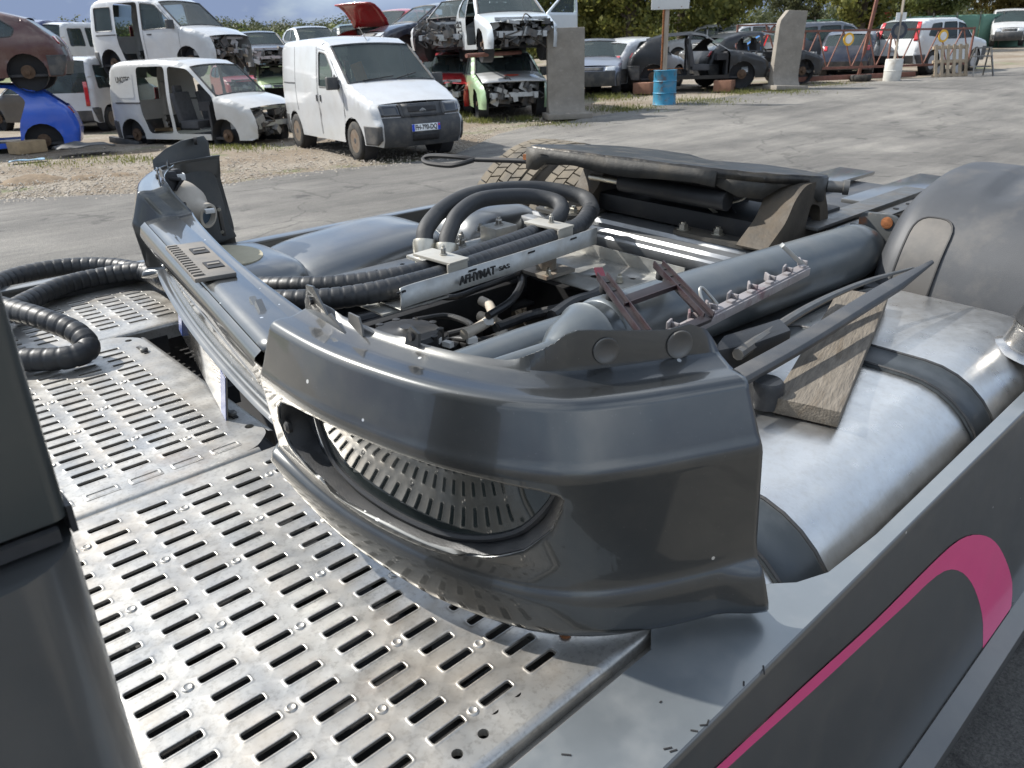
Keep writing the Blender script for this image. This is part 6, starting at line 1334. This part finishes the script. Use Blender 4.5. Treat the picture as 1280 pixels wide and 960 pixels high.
# ------------------------------------------------------------------ posts, slabs, gate, barrels, small stuff
def slab(px, py, label, wd, h, th, deg, lean=0., chamf=False):
    root = thing('concrete_slab', label, 'concrete slab', Matrix.Translation(put(px, py)) @ Matrix.Rotation(R(deg-43.5), 4, 'Z') @ Matrix.Rotation(R(lean), 4, 'Y'), 'upright concrete L-slabs')
    mm = MB(); nx, nz_ = 8, 16; rings = []
    for k in range(nz_+1):
        z = h*k/nz_; fl = .30*max(0, 1-z/.45)**2; hw = wd/2; f_ = th/2
        xr = hw-(.30*(z-h*.85)/(h*.15) if chamf and z > h*.85 else 0)*0
        xl = -hw+(.22*max(0, (z-h*.86)/(h*.14)) if chamf else 0)
        fr = [(xl+(xr-xl)*i/nx, -f_-fl+.006*noise.noise((i*.7, z*3, px)), z) for i in range(nx+1)]; bk = [(xr+(xl-xr)*i/nx, f_+fl*.2, z) for i in range(nx+1)]
        rings.append(fr+bk)
    mm.loft(rings); mm.build('upright', CONC, root, bevel=.012, smooth=40)
    mm = MB(); mm.box((0, -.16, .06), (wd*1.22, .80, .12)); mm.build('foot', CONC, root, bevel=.02)
    return root
s1 = slab(707, 147, 'upright grey concrete slab on a foot, nearest, left of the white sign', .86, 1.92, .17, 8)
slab(977, 112, 'pale concrete slab with a chipped top corner, leaning right of the barrel', .80, 2.05, .20, 12, 3.0, True)
for k in range(2):
    mm = MB(); mm.box((0, 0, .03), (.16, .09, .06)); o = mm.build('brick', M('loose_brick', (.26, .20, .15), .9), None, bevel=.006); o.matrix_world = Matrix.Translation(put(716+11*k, 141, .11)) @ Matrix.Rotation(.4+k, 4, 'Z'); tag(o, ['flat brick lying on the slab foot, left of the pair', 'flat brick lying on the slab foot, right of the pair'][k], 'brick')
# barrel with sign post
bp_ = put(830, 131)
bar = thing('blue_barrel', 'rusty light blue oil barrel holding the sign post', 'barrel', Matrix.Translation(bp_))
BLU = M('barrel_blue', (.035, .22, .36), .5, .2, .15, 4., dirt=[((.13, .07, .04), .8, 6., .52, .66), ((.22, .20, .17), .5, 4., .5, .7)])
mm = MB(); r_ = .285; mm.lathe([(r_, 0), (r_+.012, .01), (r_, .03), (r_, .27), (r_+.014, .285), (r_, .30), (r_, .55), (r_+.014, .565), (r_, .58), (r_, .80), (r_+.012, .82), (r_, .83), (r_-.02, .83), (r_-.02, .78), (.0, .77)], (0, 0, 0), (0, 0, 1), 36); mm.build('drum', BLU, bar, smooth=35)
mm = MB(); mm.lathe([(r_-.02, .781), (0, .80)], (0, 0, 0), (0, 0, 1), 24); mm.build('fill', CONC, bar)
mm = MB(); mm.box((0, 0, .845), (.9, .03, .02), Matrix.Rotation(R(-36), 3, 'Z')); mm.build('cross_rod', RUST, bar)
sg_ = thing('sign_post', 'white sign board on a rust-streaked post in the blue barrel', 'sign', Matrix.Translation(bp_) @ Matrix.Rotation(YAW-math.pi/2, 4, 'Z'))
mm = MB(); mm.box((-.03, 0, 1.75), (.11, .10, 1.95)); mm.build('post', M('post_wood', (.36, .31, .25), .9, 0, .2, 5., stretch=(6, 6, .6), dirt=((.20, .12, .07), .5, 3., .5, .7)), sg_, bevel=.01)
mm = MB(); mm.box((-.105, -.01, 1.72), (.04, .05, 1.9)); mm.build('steel_bar', RUST, sg_)
mm = MB(); mm.box((.03, -.08, 2.50), (.92, .03, .62)); sb = mm.build('board', M('sign_white', (.62, .62, .60), .5, 0, .06, 3., dirt=((.32, .27, .2), .5, 3., .52, .72)), sg_, bevel=.006)
mm = MB(); 
for x in (-.25, .3): mm.lathe([(.012, 0), (.012, .006)], (x, -.096, 2.24), (0, -1, 0), 8)
mm.build('screw', RUST, sb)
# rusty lattice gate on wheels with two round reflectors
GA, GB = put(1000, 104), put(1208, 93); gd = (GB-GA); gl = gd.length; gd.normalize()
gate = thing('lattice_gate', 'long rusty red lattice gate standing on small wheels', 'gate', Matrix.Translation(GA) @ Matrix.Rotation(math.atan2(gd.y, gd.x), 4, 'Z'))
mm = MB(); mm.bar((-1.5, 0, .42), (gl, 0, .36), .07, .07); mm.build('bottom_rail', RUSTP, gate); mm = MB(); mm.bar((-1.5, 0, 1.50), (gl, 0, 1.42), .06, .06); mm.build('top_rail', RUSTP, gate)
nb = 7
for k in range(nb):
    x0 = gl*k/nb; x1 = gl*(k+1)/nb; mm = MB(); mm.bar((x0, 0, .40), ((x0+x1)/2, 0, 1.46), .03, .03); mm.build('brace', RUSTP, gate); mm = MB(); mm.bar(((x0+x1)/2, 0, 1.46), (x1, 0, .38), .03, .03); mm.build('brace', RUSTP, gate)
for x in (0, gl*.5, gl): mm = MB(); mm.bar((x, .02, .36), (x, .02, 1.46), .05, .05, up=(0, 1, 0)); mm.build('upright', RUSTP, gate)
for k, fr_ in enumerate((.24, .80)):
    mm = MB(); c = Vector((gl*fr_, -.06, 1.22)); mm.lathe([(.19, 0), (.19, .02), (.13, .021)], c, (0, -1, 0), 24, 0); rf = mm.build('reflector', M('reflector_yellow', (.75, .42, .03), .5), gate); mm = MB(); mm.lathe([(.125, .0), (.125, .026), (0, .027)], c, (0, -1, 0), 24); mm.build('reflector_face', WHITEP, rf)
for x in (gl*.79, gl*.90): mm = MB(); mm.lathe([(.21, -.05), (.23, 0), (.21, .05), (.12, .055), (0, .04)], (x, -.2, .22), (0, -1, 0), 20); mm.build('wheel', TYRE, gate); mm = MB(); mm.lathe([(.13, .056), (.10, .06), (0, .05)], (x, -.2, .22), (0, -1, 0), 16); mm.build('wheel_disc', ALLOY, gate)
mm = MB(); mm.box((gl*.3, -.15, .12), (gl*.7, .14, .14)); o = mm.build('steel_beam', RUSTP, None, bevel=.01); o.matrix_world = gate.matrix_world.copy(); tag(o, 'rusty steel beam lying on the ground along the gate', 'beam')
# pallets and a trestle
pal = thing('wooden_pallet', 'weathered wooden pallet leaning behind the gate wheels', 'pallet', Matrix.Translation(put(1188, 97)) @ Matrix.Rotation(R(-43.5+5), 4, 'Z') @ Matrix.Rotation(R(-14), 4, 'X'))
PW = M('pallet_wood', (.34, .27, .19), .9, 0, .25, 5.)
for k in range(6): mm = MB(); mm.box((-.5+.2*k, 0, .5), (.10, .022, 1.0)); mm.build('slat', PW, pal)
for z in (.08, .5, .92): mm = MB(); mm.box((0, .05, z), (1.15, .08, .09)); mm.build('bearer', PW, pal)
ch = thing('trestle', 'grey folding trestle at the far end of the gate', 'trestle', Matrix.Translation(put(1222, 96)) @ Matrix.Rotation(R(-43.5), 4, 'Z'))
for s in (-1, 1):
    for e in (-1, 1): mm = MB(); mm.bar((s*.32, e*.3, 0), (s*.22, e*.04, .85), .04, .04); mm.build('leg', GALVD, ch)
for z in (.3, .6, .84): mm = MB(); mm.box((0, 0, z), (.55, .05 if z > .8 else .28, .04)); mm.build('rung', GALVD, ch)
# white barrel with post, round sign on it
wb = put(1114, 102); wbr = thing('white_barrel', 'small white drum with a post and a dark round sign', 'barrel', Matrix.Translation(wb))
mm = MB(); mm.lathe([(.24, 0), (.25, .02), (.25, .30), (.26, .31), (.25, .32), (.25, .62), (.24, .64), (0, .63)], (0, 0, 0), (0, 0, 1), 28); mm.build('drum', M('drum_white', (.55, .54, .50), .6, 0, .12, 4., dirt=((.22, .16, .10), .6, 3., .5, .7)), wbr)
mm = MB(); mm.box((0, 0, 1.6), (.06, .06, 2.4)); mm.build('post', M('post_wood', (.36, .31, .25), .9), wbr)
mm = MB(); mm.lathe([(.24, 0), (.24, .02), (0, .021)], (0, 0, 1.42), (-FW.x, -FW.y, 0), 24); mm.build('round_sign', M('sign_dark', (.03, .04, .06), .5), wbr); mm = MB(); mm.lathe([(.15, .022), (.15, .026), (0, .027)], (0, 0, 1.42), (-FW.x, -FW.y, 0), 20); mm.build('sign_centre', GALVD, wbr)
mm = MB(); mm.box((0, 0, 1.80), (.30, .02, .22), Matrix.Rotation(YAW-math.pi/2, 3, 'Z')); mm.build('notice', WHITEP, wbr)
# lying tyre
mm = MB(); mm.lathe([(.19, .0), (.30, 0), (.33, .05), (.33, .13), (.30, .18), (.19, .18), (.19, 0)], (0, 0, 0), (0, 0, 1), 32); o = mm.build('loose_tyre', TYRE, None, smooth=50); o.matrix_world = Matrix.Translation(put(1075, 101)); tag(o, 'old car tyre lying flat beside the white drum', 'tyre')
# tall leaning mast, red frame, red truck cab
mm = MB(); a = put(1072, 98); b = a+RT*.75+Vector((0, 0, 6.5)); mm.bar(a, b, .09, .09); o = mm.build('leaning_mast', RUSTP, None); tag(o, 'tall thin rusty mast leaning right above the gate', 'mast')
rf_ = thing('scrap_rack', 'rusty red tubular frame beside the blue hatchback', 'scrap rack', Matrix.Translation(put(945, 97)) @ Matrix.Rotation(R(-43.5), 4, 'Z'))
for x in (-.8, .8): mm = MB(); mm.bar((x, 0, 0), (x, 0, 1.75), .06, .06, up=(0, 1, 0)); mm.build('upright', RUSTP, rf_)
for a, b in (((-.8, 0, 1.72), (.8, 0, 1.72)), ((-.8, 0, .2), (.5, 0, 1.7)), ((.8, 0, .3), (.2, 0, 1.7))): mm = MB(); mm.bar(a, b, .05, .05, up=(0, 1, 0)); mm.build('cross_bar', RUSTP, rf_)
rt_ = thing('red_truck', 'small red truck cab far behind the dark hatchback', 'truck', Matrix.Translation(at_h(1092, 44, 56)) @ Matrix.Rotation(R(-43.5+250), 4, 'Z'))
mm = MB(); mm.prism([(1.0, -.95, .6), (1.05, -.95, 1.4), (.8, -.95, 2.5), (-.9, -.95, 2.5), (-.9, -.95, .6)], (0, 1.9, 0)); mm.build('cab', RED, rt_, bevel=.06); mm = MB(); mm.prism([(1.06, -.8, 1.45), (.86, -.8, 2.3), (.84, .8, 2.3), (1.04, .8, 1.45)], (.02, 0, 0)); mm.build('windscreen', CGD, rt_)
for x in (.4, -1.6):
    for s in (-1, 1): mm = MB(); mm.lathe([(.25, -.12), (.45, -.12), (.48, 0), (.45, .12), (.25, .12)], (x, s*.85, .48), (0, 1, 0), 24); mm.build('tyre', TYRE, rt_)
mm = MB(); mm.box((-1.7, 0, .9), (1.8, 1.9, .3)); mm.build('load_bed', RUSTP, rt_); mm = MB(); mm.box((.5, 0, 2.56), (.3, 1.2, .14)); mm.build('light_bar', GALVD, rt_, bevel=.03)
# green screen fence at the back right
v0 = (G(985, 80)-CW.translation); v0 = Vector((v0.x, v0.y, 0)).normalized()*52; v1 = (G(1330, 80)-CW.translation); v1 = Vector((v1.x, v1.y, 0)).normalized()*60; f0, f1 = v0, v1; f0.z = .75; f1.z = .95; fdv = (f1-f0); fl_ = fdv.length; fdv.normalize()
fen = thing('screen_fence', 'long pale green mesh screen fence at the back of the yard', 'fence', Matrix.Translation(f0) @ Matrix.Rotation(math.atan2(fdv.y, fdv.x), 4, 'Z'))
SCR = M('screen_green', (.10, .20, .15), .85, 0, .18, .6); npn = 12
for k in range(npn):
    a, b = fl_*k/npn, fl_*(k+1)/npn; mm = MB(); mm.sheet([(a+.03, .05), (b-.03, .05), (b-.03, 1.95), (a+.03, 1.95)], [], lambda x, z: (x, .06*math.sin(x*2.1)*math.sin(z*1.6)+.03*noise.noise((x, z, 2)), z), .35); mm.build('screen_panel', SCR, fen, solid=.008)
    mm = MB(); mm.tube([(a, 0, 0), (a, 0, 2.1)], .03, 8); mm.build('post', GALVD, fen)
# loose gravel, grass tufts
rnd = random.Random(21); vs = []; fs = []
def inpoly(px, py): return True
for k in range(5200):
    px = rnd.uniform(-20, 700); yb = float(np.interp(px, [q[0] for q in bd], [q[1] for q in bd])); py = yb - abs(rnd.gauss(0, 1))*26 + rnd.uniform(0, 5)
    if py < 125: continue
    q = G(px, py); s = rnd.uniform(.008, .026)*(1.6 if rnd.random() < .06 else 1); i = len(vs)
    for d in ((1, 0, 0), (-1, .2, 0), (.1, 1, 0), (0, -1, .1), (.1, .1, 1), (-.1, 0, -1)): vs.append((q.x+d[0]*s*rnd.uniform(.6, 1.2), q.y+d[1]*s*rnd.uniform(.6, 1.2), q.z+.012+s*.4+d[2]*s*.6))
    fs += [tuple(i+j for j in t) for t in ((0, 2, 4), (2, 1, 4), (1, 3, 4), (3, 0, 4), (2, 0, 5), (1, 2, 5), (3, 1, 5), (0, 3, 5))]
mm = MB(); mm.add(vs, fs); o = mm.build('loose_gravel', M('stone', (.34, .30, .25), .9, 0, .35, 3.), None, smooth=20); o['kind'] = 'stuff'
vs = []; fs = []
def tuft(px, py, n_, spread, hgt):
    for k in range(n_):
        q = G(px+rnd.gauss(0, spread), py+rnd.gauss(0, spread*.10)); a = rnd.uniform(0, 6.28); h = hgt*rnd.uniform(.4, 1.2); w_ = .008; u = Vector((math.cos(a), math.sin(a), 0)); ln = Vector((rnd.gauss(0, .3), rnd.gauss(0, .3), 1)).normalized()*h; i = len(vs)
        vs.extend([q-u*w_, q+u*w_, q+u*w_*.6+ln*.6, q+ln, q-u*w_*.6+ln*.6]); fs.append((i, i+1, i+2, i+3, i+4))
for px, py, n_, sp_, hg in ((300, 185, 700, 26, .07), (160, 200, 500, 30, .06), (600, 152, 600, 14, .12), (570, 145, 400, 10, .14), (780, 137, 900, 24, .09), (880, 128, 900, 26, .09), (760, 122, 700, 22, .12), (930, 116, 600, 20, .10), (700, 156, 400, 20, .07), (985, 116, 500, 18, .10), (655, 150, 400, 8, .12), (60, 205, 300, 30, .06), (1040, 106, 300, 20, .07)): tuft(px, py, n_, sp_, hg)
me = bpy.data.meshes.new('grass_tufts'); me.from_pydata([tuple(v) for v in vs], [], fs); me.materials.append(leafmat('leaf_grass', (.08, .10, .02), (.22, .22, .07))); o = bpy.data.objects.new('grass_tufts', me); COL.objects.link(o); o['kind'] = 'stuff'
# small heaps of earth
for px, py, s, lb in ((40, 226, .5, 'low brown earth heap at the left road edge'), (105, 222, .28, 'small dark earth clod right of the low heap'), (150, 218, .22, 'dark scrap clod on the gravel')):
    mm = MB(); mm.sheet([(math.cos(a)*s, math.sin(a)*s) for a in [2*math.pi*k/18 for k in range(18)]], [], lambda x, y: (x, y, -.02+.22*s*max(0, 1-(x*x+y*y)/(s*s))*(1+.5*noise.noise((x*6, y*6, px)))), s*.16); o = mm.build('earth_heap', M('earth', (.17, .125, .08), .95, 0, .3, 6., bump=.02, bs=20), None); o.matrix_world = Matrix.Translation(put(px, py)); tag(o, lb, 'earth heap')
